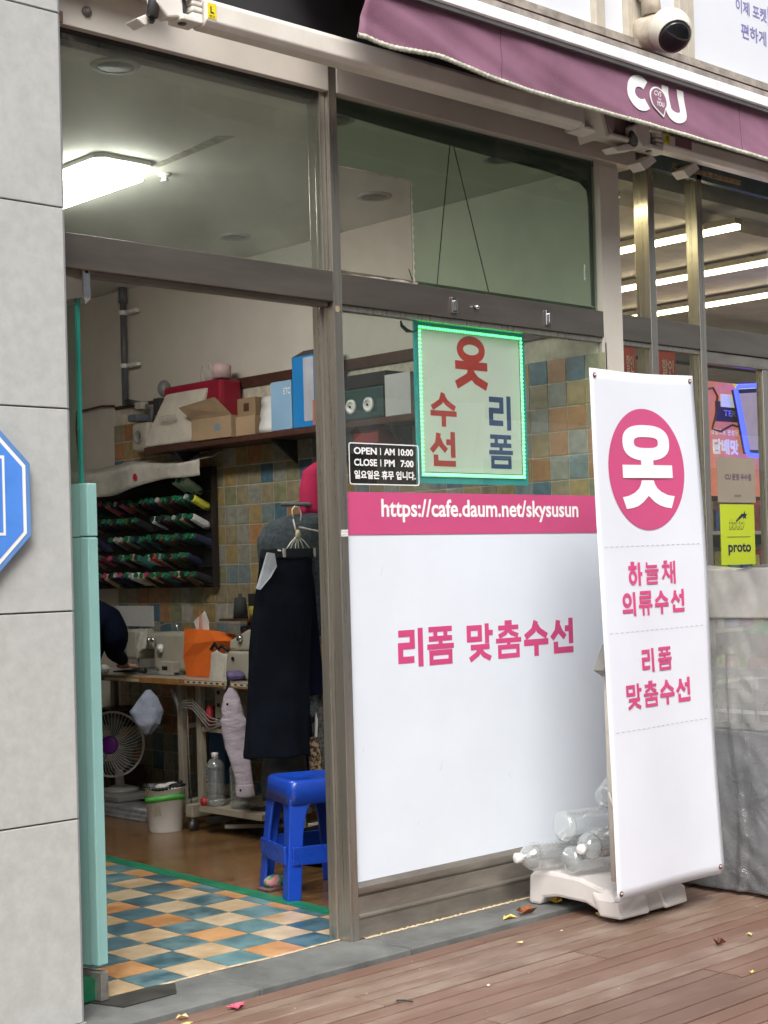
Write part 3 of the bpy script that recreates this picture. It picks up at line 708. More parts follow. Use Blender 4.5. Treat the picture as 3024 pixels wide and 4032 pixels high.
MB().grid(fh, 700, 8).out('hem', HEM, aw, True)
def ft(u, v):
    return Vector((-.262 + u * 4.6, -.44 + v * .44, 3.045 + .27 * v + .01 * math.sin(u * 40)))
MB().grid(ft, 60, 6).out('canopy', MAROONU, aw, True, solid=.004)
B(-.27, -.475, 3.078, 4.3, -.40, 3.098).out('front_bar_top', mat('weathered bar', (.36, .32, .28), .6, 0, .3, 14), aw)
hpoly(-.480, -.43, 3.033, 3.077, -.27, 4.3, .005).out('front_bar', mat('bright white aluminium', (.86, .86, .88), .35), aw)
B(-.27, -.472, 3.018, 4.3, -.445, 3.0345).out('front_channel', mat('grey channel', (.13, .12, .12), .5, .3), aw)
for sx in (.335, 1.72, 3.1):
    MB().tube([fv((sx + .262) / 4.6, k / 10) + Vector((0, -.0022, 0)) for k in range(11)], .0014, 6).out('seam', mat('maroon seam', (.14, .06, .10), .8), aw)
# CU logo
LX, LZ = 1.01, 2.853
def PV(u, v, d):
    x = u; zb = valz(x); t = max(0, min(1, (v - zb) / (3.03 - zb)))
    p = fv((x + .262) / 4.6, t); return Vector((u, p.y - .0035 - d, v))
def arc(cx, cz, rx, rz, a0, a1, th, n=40, taper=None):
    mb = MB(); rg = []
    for k in range(n + 1):
        t = R(a0 + (a1 - a0) * k / n)
        cc, ss = math.cos(t), math.sin(t)
        rg.append([mb.b.verts.new(PV(cx + (rx + f * th) * cc, cz + (rz + f * th) * ss, d)) for f, d in ((-.5, 0), (.5, 0), (.5, .001), (-.5, .001))])
    for a_, b_ in zip(rg, rg[1:]):
        for j in range(4): mb.b.faces.new((a_[j], a_[(j + 1) % 4], b_[(j + 1) % 4], b_[j]))
    mb.b.faces.new(rg[0][::-1]); mb.b.faces.new(rg[-1]); return mb
arc(1.077, 2.946, .054, .044, 50, 312, .043).out('logo_letter', WHITEP, aw)
def poly(pts, name, mt, n=8, lift=0):
    mb = MB(); rg = []
    for (x0, x1, z) in pts: rg.append([mb.b.verts.new(PV(x, z, d)) for x, d in ((x0, lift), (x1, lift), (x1, lift + .001), (x0, lift + .001))])
    for a_, b_ in zip(rg, rg[1:]):
        for j in range(4): mb.b.faces.new((a_[j], a_[(j + 1) % 4], b_[(j + 1) % 4], b_[j]))
    return mb.out(name, mt, aw)
ux, uz = 1.2905, 2.924
u_mb = MB(); rg = []
pth = [(-.056, .080), (-.055, .055), (-.053, .03), (-.050, 0)] + [(-.050 * math.cos(R(t)), -.032 * math.sin(R(t))) for t in range(15, 180, 15)] + [(.050, 0), (.047, .03), (.042, .055), (.037, .080)]
for i, (a_, b_) in enumerate(pth):
    nx, nz = (1, 0) if i < 4 or i > len(pth) - 5 else (a_ / .050, b_ / .032)
    sgn = -1 if i < 4 else 1
    if i < 4: nx = -1
    rg.append([u_mb.b.verts.new(PV(ux + a_ + f * .040 * nx, uz + b_ + f * .040 * nz, d)) for f, d in ((-.5, 0), (.5, 0), (.5, .001), (-.5, .001))])
for a_, b_ in zip(rg, rg[1:]):
    for j in range(4): u_mb.b.faces.new((a_[j], a_[(j + 1) % 4], b_[(j + 1) % 4], b_[j]))
u_mb.b.faces.new(rg[0][::-1]); u_mb.b.faces.new(rg[-1]); u_mb.out('logo_letter', WHITEP, aw)
# speech bubble in the logo
def bubble(s, name, mt, lift):
    mb = MB(); cx, cz = 1.184, 2.943; pts = []
    for k in range(0, 36):
        t = R(-50 + 290 * k / 35); pts.append((cx + .055 * s * math.cos(t), cz + .046 * s * math.sin(t)))
    pts.append((cx + .022 * s, cz - .066 * s)); 
    vs = [mb.b.verts.new(PV(a_, b_, lift)) for a_, b_ in pts]; mb.b.faces.new(vs); return mb.out(name, mt, aw)
bubble(1, 'logo_bubble', WHITEP, .003); bubble(.87, 'logo_bubble_field', mat('maroon print', (.25, .115, .175), .75), .0045)
text('CVS', 1.158, 2.953, 1, lambda u, v, d: PV(u, v, .006), WHITEP, aw, bold=.01, width=.045, height=.02, shear=.3)
text('for', 1.176, 2.938, 1, lambda u, v, d: PV(u, v, .006), WHITEP, aw, width=.022, height=.010, shear=.3)
text('YOU', 1.166, 2.914, 1, lambda u, v, d: PV(u, v, .006), WHITEP, aw, bold=.01, width=.045, height=.019, shear=.3)

# ============================================================ UPPER WALL
uw = thing('upper_wall_cladding', 'white light panels with beige struts on the wall above the awning', 'wall cladding', (1.6, -.05, 3.33))
PANELW = mat('white backlit panel', (.72, .74, .78), .3, 0, .02, 2)
STRUT = mat('beige strut paint', (.52, .47, .38), .5, 0, .1, 8)
B(-1.14, .0, 3.33, 5.2, .1, 4.6).out('wall_backing', STRUT, uw)
B(-1.14, -.06, 3.33, 5.2, .0, 3.362).out('bottom_rail', mat('grimy rail', (.34, .30, .25), .6, 0, .3, 18, .1, 60), uw)
for x0, x1 in ((-1.1, .30), (.35, 1.362), (1.422, 1.567), (1.70, 1.925), (2.028, 3.6), (3.68, 5.1)):
    B(x0, -.012, 3.364, x1, -.0005, 4.55).out('white_panel', PANELW, uw)
for x0, x1 in ((.302, .348), (1.364, 1.420), (1.569, 1.60), (1.602, 1.698), (1.927, 1.975), (1.977, 2.026), (3.602, 3.678)):
    B(x0, -.04, 3.364, x1, -.0005, 4.55).out('strut', STRUT, uw, bev=.002)
PU = planeY(-.0125); LET = mat('purple lettering', (.22, .20, .45), .5)
text('이제 포켓', 2.385, 3.665, 1, PU, LET, uw, bold=.02, width=.245, height=.062)
MB().prism([(p[0], -.0130, p[1]) for p in rr(2.64, 3.635, 2.78, 3.755, .02)], (0, -.0015, 0)).out('app_icon', mat('icon purple', (.12, .10, .35), .4), uw)
text('CU', 2.655, 3.672, 1, planeY(-.0148), WHITEP, uw, bold=.03, width=.10, height=.045)
text('편하게 키핑', 2.42, 3.555, 1, PU, LET, uw, bold=.02, width=.36, height=.068)
cc = thing('dome_camera', 'white security dome camera with black eye mounted above the awning', 'camera', (1.66, -.16, 3.39))
DC = Vector((1.668, -.17, 3.382)); DRr = .088
MB().sph(tuple(DC), DRr, (1, 1, 1), 32).out('housing', mat('aged white plastic', (.66, .62, .52), .3, 0, .08, 3), cc, True)
ax = Vector((-.38, -.62, -.62)).normalized()
q = ax.to_track_quat('Z', 'Y').to_matrix()
def dring(tt, rr_): return [DC + q @ (Vector((math.sin(R(tt)) * math.cos(2 * math.pi * k / 32), math.sin(R(tt)) * math.sin(2 * math.pi * k / 32), math.cos(R(tt)))) * rr_) for k in range(32)]
MB().loft([dring(t_, DRr * 1.06) for t_ in (46, 36, 24, 12, 1)], True).out('lens_window', mat('smoked dome', (.012, .012, .014), .12), cc, True)
MB().loft([dring(45.5, DRr * 1.03), dring(46.5, DRr * 1.085), dring(51, DRr * 1.07), dring(54, DRr * 1.0)], False).out('lens_rim', mat('aged white plastic', 0), cc, True)
MB().lathe((1.665, -.10, 3.395), [(.070, .07), (.072, .02), (.070, -.01), (.062, -.05)], 28, 'y').out('mount_collar', mat('grimy collar', (.55, .48, .38), .5, 0, .25, 14), cc, True)
MB().tube([(1.645, -.10, 3.46), (1.64, -.10, 3.53), (1.64, -.045, 3.58)], .040, 12).out('conduit_elbow', mat('grimy collar', 0), cc, True)

# ============================================================ BANNER STAND
bs = thing('banner_stand', 'tall white X banner with pink circle and Korean lettering in front of the window', 'banner', (.95, -.45, 0))
BL_, BR_, TL_, TR_ = Vector((.641, -.586, .100)), Vector((1.264, -.583, .100)), Vector((.668, -.506, 1.909)), Vector((1.277, -.505, 1.9205))
nb = (BR_ - BL_).cross(TL_ - BL_).normalized()
if nb.y > 0: nb = -nb
def PB(u, v, d):   # u 0..1 across, v 0..1 up
    p = BL_.lerp(BR_, u).lerp(TL_.lerp(TR_, u), v)
    bow = .006 * math.sin(math.pi * v) * math.cos(math.pi * (u - .5)) + .004 * math.sin(v * 9 + u * 2) * (u - .2)
    p.z += math.sin(math.pi * u) * (.005 * (1 - v) ** 8 - .006 * v ** 8)
    bow += .004 * math.sin(u * 6.5 + v * 1.7) + .003 * math.sin(u * 3 + v * 7)
    return p + nb * (d + bow)
MB().grid(lambda u, v: PB(u, v, 0), 24, 48).out('banner_sheet', mat('banner vinyl', (.70, .72, .78), .42, 0, .02, 3), bs, True, solid=.0012)
# the oval
OC, OR = (.477, .8088), (.354, .1198)
mb = MB(); ctr = mb.b.verts.new(PB(OC[0], OC[1], .0024)); prev = None; first = None
N_ = 64; rings = []
for s_ in (.33, .66, 1):
    rings.append([mb.b.verts.new(PB(OC[0] + OR[0] * s_ * math.cos(2 * math.pi * k / N_), OC[1] + OR[1] * s_ * math.sin(2 * math.pi * k / N_), .0024)) for k in range(N_)])
for k in range(N_): mb.b.faces.new((ctr, rings[0][k], rings[0][(k + 1) % N_]))
for a_, b_ in zip(rings, rings[1:]):
    for k in range(N_): mb.b.faces.new((a_[k], b_[k], b_[(k + 1) % N_], a_[(k + 1) % N_]))
mb.out('pink_oval', PINK, bs)
def PB2(l):
    return lambda u, v, d: PB(u, v, l + d)
# big glyph
def thick(pts, ths, name, mt, lift=.0022):
    mb = MB(); L = []
    for i, (x, y_) in enumerate(pts):
        p = Vector((x, y_)); q_ = Vector(pts[min(i + 1, len(pts) - 1)]) - Vector(pts[max(i - 1, 0)])
        q_.y *= 2.9; q_.normalize(); nn = Vector((-q_.y, q_.x))
        L.append((p + nn * ths[i] / 2, p - nn * ths[i] / 2))
    vs = [[mb.b.verts.new(PB(v.x, v.y, l)) for v, l in ((a_, lift), (b_, lift), (b_, lift + .0004), (a_, lift + .0004))] for a_, b_ in L]
    for a_, b_ in zip(vs, vs[1:]):
        for j in range(4): mb.b.faces.new((a_[j], a_[(j + 1) % 4], b_[(j + 1) % 4], b_[j]))
    mb.b.faces.new(vs[0][::-1]); mb.b.faces.new(vs[-1]); return mb.out(name, mt, bs)
# ring (rounded rectangle ring)
def sup(cx, cy, rx, ry, n, e): 
    o_ = []
    for k in range(n):
        t = 2 * math.pi * k / n; c_, s_ = math.cos(t), math.sin(t)
        o_.append((cx + rx * math.copysign(abs(c_) ** e, c_), cy + ry * math.copysign(abs(s_) ** e, s_)))
    return o_
mb = MB(); A_ = sup(.480, .8605, .2200, .0352, 48, .80); C_ = sup(.481, .8610, .1140, .0108, 48, .66)
vs = [[mb.b.verts.new(PB(*p, l)) for p, l in ((a_, .0040), (b_, .0040), (b_, .0044), (a_, .0044))] for a_, b_ in zip(A_, C_)]
for k in range(48):
    a_, b_ = vs[k], vs[(k + 1) % 48]
    for j in range(4): mb.b.faces.new((a_[j], a_[(j + 1) % 4], b_[(j + 1) % 4], b_[j]))
mb.out('big_letter', WHITEP, bs)
thick([(.482, .832), (.482, .808)], [.114, .114], 'big_letter', WHITEP, .0042)
thick([(.2465, .8035), (.7115, .8035)], [.0255, .0255], 'big_letter', WHITEP, .0046)
mb = MB()
lft = [((.452, .6915), (.540, .6915))]
sh = [(.4196, .7865), (.5334, .7866), (.542, .779), (.562, .771), (.5996, .7635), (.655, .7572), (.7198, .7546), (.6854, .7311), (.630, .7330), (.5794, .7369), (.530, .7440), (.4788, .7561), (.428, .7440), (.3758, .7361), (.325, .7325), (.2657, .7308), (.2349, .7535), (.290, .7560), (.3477, .7619), (.390, .7700), (.410, .778)]
vs0 = [mb.b.verts.new(PB(a_, b_, .0042)) for a_, b_ in sh]; mb.b.faces.new(vs0)
bmesh.ops.triangulate(mb.b, faces=mb.b.faces[:]); mb.out('big_letter', WHITEP, bs)
for v_ in (.659, .4955, .3095):
    mb = MB()
    for k in range(19):
        u0 = .055 + k * .0475
        A4 = [mb.b.verts.new(PB(*p, .0022)) for p in ((u0, v_ - .0006), (u0 + .022, v_ - .0006), (u0 + .022, v_ + .0006), (u0, v_ + .0006))]; mb.b.faces.new(A4)
    mb.out('stitch_line', mat('grey dash print', (.45, .45, .47), .6), bs)
def bword(t_, u0, v0, W, Hh, adv=1.14): return word(t_, u0, v0, W, Hh, PB2(.0026), PINKT, bs, th=17, adv=adv)
bword('하늘채', .249, .584, .128, .0420, 1.24)
bword('의류수선', .176, .5265, .130, .0430, 1.19)
bword('리폼', .320, .4165, .132, .0430, 1.26)
bword('맞춤수선', .160, .3500, .142, .0455, 1.145)
# grommets and hooks
for u, v_ in ((.040, .987), (.962, .9885), (.030, .0125), (.956, .0145)):
    p = PB(u, v_, .002); mb = MB()
    rg = []
    for r_, d_ in ((.004, .0), (.0045, .002), (.009, .002), (.0095, 0)):
        rg.append([p + Vector((math.cos(2 * math.pi * k / 16) * r_, -d_, math.sin(2 * math.pi * k / 16) * r_)) for k in range(16)])
    mb.loft(rg, False).out('grommet', mat('brass dark red grommet', (.22, .10, .09), .3, .7), bs, True)
    MB().sph(p + Vector((.002, .0, .001)), .0042, n=8).out('hook_tip', WHITEPL, bs, True)
# back frame
pc = Vector((.96, -.36, .12))
MB().cone((.93, -.34, .10), (.95, -.44, 1.0), .011, n=10).out('pole', GREYPL, bs, True)
MB().cone((.95, -.44, 1.0), (.955, -.47, 1.62), .008, n=10).out('pole', WHITEM, bs, True)
MB().prism([(.745, -.47, .865), (.80, -.47, .955), (.98, -.46, .96), (.98, -.46, .86), (.79, -.47, .842)], (0, .045, 0)).out('hub', mat('grey hub plastic', (.25, .24, .22), .5), bs, bev=.004)
MB().cone((.705, -.555, .12), (.80, -.45, .88), .0055, n=8).out('arm', WHITEM, bs, True)
MB().cone((1.22, -.56, .13), (.98, -.44, .88), .0055, n=8).out('arm', WHITEM, bs, True)
MB().cone((.70, -.495, 1.88), (.95, -.45, 1.0), .005, n=8).out('arm', WHITEM, bs, True)
MB().cone((1.25, -.495, 1.89), (.96, -.45, 1.0), .005, n=8).out('arm', WHITEM, bs, True)
MB().cone((.790, -.46, .13), (.806, -.44, .86), .014, n=10).out('side_post', mat('pale post', (.60, .55, .48), .5), bs, True)
# moulded base: arched body
def base_profile(x, y_): pass
mb = MB()
pts = [(-.49, .0), (-.49, .025), (-.475, .062), (-.40, .098), (-.30, .122), (-.16, .128), (-.085, .118), (-.068, .105), (-.062, .0), (-.115, .0), (-.135, .028), (-.20, .040), (-.33, .036), (-.385, .016), (-.405, .0)]
mb.prism([(.78, a_, b_) for a_, b_ in pts], (.37, 0, 0))
mb.out('base', GREYPL, bs, bev=.012)
MB().box(.91, -.515, .0, .75 + .27, -.485, .0) if False else None
mb = MB().prism([(.765, -.50, .002), (.765, -.495, .06), (.79, -.42, .095), (.905, -.42, .095), (.925, -.495, .06), (.925, -.508, .002)], (0, .10, 0)); mb.out('base_block', GREYPL, bs, bev=.010)
mb = MB().prism([(1.015, -.508, .002), (1.015, -.495, .06), (1.03, -.42, .095), (1.14, -.42, .095), (1.158, -.49, .06), (1.158, -.50, .002)], (0, .10, 0)); mb.out('base_block', GREYPL, bs, bev=.010)

# bottles lying on the base
def bottle(name, label, loc, ang, tilt=0, r=.05, L=.26, group=None, capc=WHITEPL, stand=False, ribs=True):
    t = thing(name, label, 'bottle', loc, group)
    prof = [(r * .75, 0), (r * .97, .008), (r, .02)]
    nb_ = 9
    for k in range(nb_):
        h0 = .03 + (L * .66) * k / nb_
        prof += [(r, h0), (r * .83, h0 + L * .66 / nb_ * .5)]
    prof += [(r, L * .76), (r * .9, L * .83), (r * .55, L * .92), (r * .30, L * .955), (r * .28, L)]
    body = MB().lathe(loc, prof, 20).out('body', PLASTICB, t, True)
    cp = MB().lathe((loc[0], loc[1], loc[2] + L * .965), [(r * .36, 0), (r * .36, .022), (r * .30, .025)], 14).out('cap', capc, t, True)
    t.rotation_euler = (0, 0, 0)
    if not stand:
        t.rotation_mode = 'XYZ'; t.rotation_euler = (0, R(90 + tilt), ang)
    return t
gB = None
bottle('water_bottle', 'empty clear bottle lying with its white cap pointing left on the banner base', (.93, -.17, .178), R(168), -2, .052, .26)
bottle('water_bottle', 'empty clear bottle lying in front with its flat bottom end facing out', (.775, -.26, .180), R(-14), -1, .048, .25)
bottle('water_bottle', 'clear bottle with a short white cap wedged beside the banner pole', (1.02, -.28, .235), R(190), 2, .05, .24)
bottle('water_bottle', 'clear ribbed bottle lying highest on top of the bottle pile', (.80, -.21, .290), R(-10), 0, .056, .27)
bottle('water_bottle', 'clear bottle mostly hidden behind the banner pole at the top of the pile', (.95, -.30, .385), R(20), -14, .045, .2)
sn = thing('white_string', 'thin white string knotted around the banner pole above the bottles', 'string', (.80, -.50, .2))
MB().tube([(.77, -.46, .44), (.765, -.48, .40), (.775, -.50, .34), (.80, -.52, .28), (.79, -.53, .22), (.80, -.55, .17)], .004).out('cord', WHITEPL, sn, True)
MB().tube([(.795, -.53, .24), (.73, -.55, .15), (.67, -.56, .105), (.655, -.555, .09), (.69, -.55, .086), (.73, -.55, .11), (.77, -.55, .16)], .0028).out('cord', WHITEPL, sn, True)
MB().sph((.735, -.545, .165), .016, (1.3, 1, .8), 10).out('knot', WHITEPL, sn, True)

# ============================================================ TARP COVERED CRATE
tc_ = thing('covered_display_cart', 'wire cart wrapped in cloudy plastic sheet right of the banner', 'cart', (2.0, -.7, 0))
def ftp(zlo, zhi, off):
    def f(u, v):
        y_ = -.20 - u * 1.1; z = zlo + (zhi - zlo) * v
        x = 1.43 + off + .007 * math.sin(u * 23 + 2 * math.sin(z * 3)) + .002 * math.sin(z * 37 + u * 19 + 2 * math.sin(u * 50)) + .014 * math.exp(-((y_ + .535 + .02 * math.sin(z * 6)) / .012) ** 2) * (z < .9) * -1
        x += .003 * math.sin(z * 55 + u * 60 + 4 * math.sin(z * 9)) * math.exp(-((y_ + .60) / .06) ** 2)
        return Vector((x, y_, z))
    return f
MB().grid(ftp(.0, .60, 0), 90, 60).out('lower_sheet', TARP, tc_, True, solid=.002)
MB().grid(ftp(.60, 1.018, .004), 90, 40).out('middle_sheet', TARP2, tc_, True, solid=.002)
MB().grid(ftp(1.018, 1.205, -.006), 90, 24).out('top_sheet', TARP3, tc_, True, solid=.002)
def ftop(u, v): return Vector((1.425 + .95 * v, -.20 - u * 1.1, 1.205 + .012 * math.sin(u * 17 + v * 6)))
MB().grid(ftop, 40, 20).out('top_cover', TARP2, tc_, True, solid=.002)
def ffr(u, v): return Vector((1.43 + .95 * u, -1.30 + .01 * math.sin(u * 20 + v * 8), 1.2 * v))
MB().grid(ffr, 40, 30).out('front_sheet', TARP, tc_, True, solid=.002)
for z_, h_ in ((.80, .03), (.60, .025), (.02, .03)):
    B(1.45, -1.28, z_, 1.48, -.22, z_ + h_).out('rail', mat('grey rail', (.10, .10, .10), .5), tc_)
B(1.46, -1.28, .66, 1.475, -.22, .672).out('white_rail', mat('white rail', (.8, .8, .78), .4), tc_)
for k in range(18): MB().cone((1.46, -.25 - k * .06, .61), (1.46, -.25 - k * .06, .80), .0025, n=6).out('wire', DARK, tc_)
for z_ in (.70, .75): MB().cone((1.46, -1.28, z_), (1.46, -.22, z_), .0025, n=6).out('wire', DARK, tc_)
B(1.50, -1.27, .03, 2.30, -.24, .59).out('lower_bin', mat('grey bin', (.26, .265, .27), .6), tc_)
for yy in (-.23, -1.27):
    for xx in (1.49, 2.33): B(xx - .012, yy - .012, 0, xx + .012, yy + .012, 1.18).out('leg', mat('grey rail', 0), tc_)
B(1.49, -1.27, 1.17, 2.33, -.23, 1.19).out('top_tray', mat('grey tray', (.35, .35, .34), .6), tc_)
gb = tag(MB().sph((1.64, -.56, .935), .10, (.8, 1.0, .62), 16).out('green_bag', mat('green plastic bag', (.10, .62, .16), .4, 0, .3, 20), None, True), 'bright green plastic bag inside the plastic wrapped cart', 'bag')
bx_ = tag(B(1.52, -.66, .865, 1.545, -.52, .955).out('snack_pack', mat('brown snack pack', (.22, .10, .08), .5, 0, .4, 40)), 'brown pack leaning in front of the green bag inside the wrapped cart', 'package')
bx2 = tag(B(1.56, -.62, .62, 1.75, -.56, .78).out('dark_carton', mat('dark carton', (.05, .05, .06), .6)), 'dark carton standing behind the wire mesh of the wrapped cart', 'box')

# ============================================================ LEAVES ON THE DECK
def leaf(loc, s, col, label, rz=0, curl=.3, n=5, name='fallen_leaf'):
    mb = MB(); pts = []
    N2_ = n * 2
    for k in range(N2_):
        t = 2 * math.pi * k / N2_ + rz; r_ = s * (1 if k % 2 == 0 else .55) * (1 + .25 * wob(k, s * 100))
        pts.append(Vector((loc[0] + r_ * math.cos(t), loc[1] + r_ * .75 * math.sin(t), loc[2] + curl * s * abs(math.sin(t * 1.5 + rz)))))
    c_ = mb.b.verts.new((loc[0], loc[1], loc[2] + .001)); V = [mb.b.verts.new(p) for p in pts]
    for k in range(N2_): mb.b.faces.new((c_, V[k], V[(k + 1) % N2_]))
    o = mb.out(name, mat('leaf ' + col, col, .7, 0, .25, 60), None, solid=.0008); tag(o, label, 'leaf'); return o
leaf((-.742, -.29, -.012), .032, '#d9566e', 'pink red maple leaf on the deck edge near the door', .4)
leaf((-.917, -.257, -.012), .026, '#d9b98a', 'pale curled leaf at the foot of the stone pillar', 1.1, .5, 3)
leaf((-.945, -.325, -.012), .018, '#e0c074', 'small yellow leaf scrap beside the pillar at the bottom edge', .2, .5, 3)
leaf((.635, -.175, .002), .055, '#8a4d26', 'large brown dry leaf on the grey ledge left of the banner base', .5, .5, 4)
leaf((.548, -.172, .002), .030, '#e3c06a', 'yellow leaf lying against the large brown leaf', 1.3, .35, 3)
leaf((.835, -.15, .003), .030, '#e6bf45', 'bright yellow leaf under the arch of the banner base', 0, .7, 4)
leaf((.815, -.365, -.012), .026, '#c9ab76', 'tan leaf tucked under the banner base near its front corner', .9, .9, 3)
leaf((.345, -.411, -.012), .014, '#e3cb8a', 'cream leaf scrap on the deck below the window', .3, .6, 3)
leaf((.563, -.404, -.012), .009, '#e8d9ae', 'tiny pale scrap between the deck boards near the banner', .3, .6, 3)
leaf((-.105, -.683, -.012), .010, '#efe2c4', 'tiny white scrap alone in the middle of the deck', .8, .6, 3)
leaf((.744, -.914, -.012), .026, '#5c2f20', 'small dark brown curled leaf on the deck right of the banner', .8, 1.0, 4)
leaf((.923, -.914, -.012), .014, '#d8cf9a', 'pale green yellow scrap near the dark curled leaf', .1, .6, 3)
leaf((.527, -1.184, -.012), .012, '#e9c65f', 'small yellow scrap nearest the lower right corner of the deck', .6, .6, 3)
tag(MB().tube([(-.395, -.59, -.010), (-.385, -.61, -.008), (-.372, -.635, -.010)], .003).out('twig', DARK), 'short dark twig lying across the deck boards', 'twig')
speck = MB()
for k in range(60):
    sx, sy = random.uniform(-1.2, 1.9), random.uniform(-1.9, -.05); s_ = random.uniform(.0012, .0035)
    if sy > -.22: zz = .001
    else: zz = -.014
    speck.sph((sx, sy, zz), s_, (1, 1, .4), 5)
o = speck.out('ground_crumbs', mat('pale crumbs', (.45, .38, .27), .9)); o['kind'] = 'stuff'

# ============================================================ SHOP INTERIOR
# ceiling fittings
lp = thing('ceiling_lamp', 'bright white rectangular ceiling lamp inside the tailor shop', 'lamp', (-.12, 1.42, 2.76))
MB().prism([(x, y_, 2.765) for x, y_ in [(-.265, 1.10), (-.235, 1.06), (-.06, 1.06), (-.03, 1.10), (-.03, 1.80), (-.06, 1.84), (-.235, 1.84), (-.265, 1.80)]], (0, 0, .045)).out('diffuser', LAMPM, lp, bev=.012)
MB().prism([(x, y_, 2.812) for x, y_ in [(-.28, 1.06), (-.25, 1.03), (-.045, 1.03), (-.015, 1.06), (-.015, 1.84), (-.045, 1.87), (-.25, 1.87), (-.28, 1.84)]], (0, 0, .0175)).out('base_tray', WHITEPL, lp)
def downlight(x, y_, label):
    t = thing('downlight', label, 'downlight', (x, y_, 2.80), 'recessed downlights in the shop ceiling')
    MB().lathe((x, y_, 2.822), [(.058, .0), (.075, .0), (.078, .0075), (.058, .0075), (.058, 0)], 24, cap=False).out('ring', mat('ring paint', (.34, .33, .30), .7), t, True)
    MB().lathe((x, y_, 2.8235), [(.057, 0), (.057, .005)], 24).out('reflector', mat('dark reflector', (.05, .055, .06), .5), t, True)
downlight(-.781, .155, 'unlit downlight nearest the top left corner of the ceiling')
downlight(1.042, 1.904, 'unlit downlight above the door transom beside the centre post')
downlight(1.029, .921, 'unlit downlight seen behind the beige board in the upper pane')
downlight(1.009, .165, 'unlit downlight close to the glass in the right upper pane')
downlight(.135, .165, 'unlit downlight half hidden just right of the centre post')
sp = thing('sprinkler_head', 'small sprinkler head on the ceiling right of the bright lamp', 'sprinkler', (.0, 1.02, 2.80))
MB().lathe((.11, 1.153, 2.822), [(.028, .0075), (.026, 0), (.012, -.004), (.010, -.016), (.016, -.018), (.016, -.021)], 18).out('head', WHITEPL, sp, True)
tag(MB().prism([(-.005, 1.09, 2.8285), (.035, 1.09, 2.8285), (-.0, .56, 2.8285), (-.055, .60, 2.8285)], (0, 0, .0012)).out('ceiling_patch', mat('patched plaster', (.36, .34, .28), .8, 0, .3, 20)), 'rough patched strip in the ceiling above the sprinkler', 'ceiling patch')

# shelf
shf = thing('wall_shelf', 'long dark brown shelf on the tiled wall carrying bags and boxes', 'shelf', (1.28, 2, 1.88))
B(1.18, .55, 1.875, 1.3915, 2.90, 1.903).out('board', BROWN, shf, bev=.002)
for yy in (2.7, 1.9, 1.1):
    MB().prism([(1.391, yy, 1.8745), (1.391, yy, 1.76), (1.23, yy, 1.8745)], (0, .012, 0)).out('bracket', DARK, shf)
# canvas bag
def fbag(t_, mt, y0, y1, x0, x1, z0, z1, shr=.0, seed=0, lean=0):
    mb = MB(); rings = []
    for k in range(9):
        v = k / 8; z = z0 + (z1 - z0) * v
        ya, yb = y0 + shr * v, y1 - shr * v * .4; xa, xb = x0 + .03 * v, x1 - .02 * v
        rg = []
        per = [(xa, ya), (xa, (ya + yb) / 2), (xa, yb), ((xa + xb) / 2, yb), (xb, yb), (xb, (ya + yb) / 2), (xb, ya), ((xa + xb) / 2, ya)]
        for i, (x, y_) in enumerate(per):
            rg.append(Vector((x + .004 * wob(i, k, seed) + lean * v, y_ + .003 * wob(k, i, seed + 1), z)))
        rings.append(rg)
    return mb.loft(rings)
cb = thing('canvas_bag', 'cream canvas shopping bag leaning at the left end of the brown shelf', 'bag', (1.26, 2.68, 1.904))
MB().loft([[Vector((x + (.02 * k), y_, z)) for x, y_ in ((1.17, a_), (1.165, (a_ + b_) / 2), (1.17, b_), (1.33, b_), (1.33, a_))] for k, (a_, b_, z) in enumerate(((2.885, 2.475, 1.904), (2.862, 2.46, 1.99), (2.81, 2.43, 2.09), (2.765, 2.405, 2.175)))]).out('body', CANVAS, cb, False, bev=.012)
text('VELESHA', -2.74, 2.02, 1, planeX(1.168), mat('faint print', (.36, .33, .28), .8), cb, width=.16, height=.035)
rb = thing('red_storage_box', 'dark red plastic box with white handles behind the canvas bag', 'box', (1.33, 2.5, 2.0))
B(1.24, 2.30, 1.905, 1.375, 2.80, 2.215).out('body', REDB, rb, bev=.02)
for yy in (2.50, 2.44): MB().tube([(1.28, yy + .02, 2.215), (1.28, yy + .022, 2.27), (1.28, yy, 2.30), (1.28, yy - .022, 2.27), (1.28, yy - .02, 2.215)], .004).out('handle', CLOTHW, rb, True)
tag(MB().lathe((1.27, 2.33, 2.216), [(.045, 0), (.05, .06), (.035, .075)], 12).out('pink_cup', mat('pale pink', (.55, .38, .38), .5), None, True), 'pale pink cup standing on the red storage box', 'cup')
ob = thing('open_carton', 'open cardboard carton with raised flaps on the brown shelf', 'box', (1.24, 2.3, 1.904))
B(1.17, 2.135, 1.904, 1.34, 2.46, 2.01).out('body', CARD, ob)
MB().prism([(1.17, 2.13, 2.0105), (1.17, 2.46, 2.0105), (1.12, 2.50, 2.075), (1.12, 2.20, 2.10)], (.003, 0, 0)).out('flap', CARD, ob)
MB().prism([(1.34, 2.13, 2.0105), (1.34, 2.46, 2.0105), (1.36, 2.46, 2.09), (1.36, 2.13, 2.09)], (.003, 0, 0)).out('flap', CARD, ob)
B(1.169, 2.22, 1.94, 1.1695, 2.27, 1.975).out('printed_label', mat('faded blue print', (.18, .24, .28), .7), ob)
cs = thing('carton_stack', 'two small brown cartons stacked beside the open carton', 'box', (1.26, 2.05, 1.904))
B(1.19, 1.975, 1.904, 1.36, 2.125, 1.995).out('carton', CARD, cs); B(1.20, 1.98, 1.996, 1.36, 2.12, 2.085).out('carton', mat('dark cardboard', (.27, .18, .10), .85), cs)
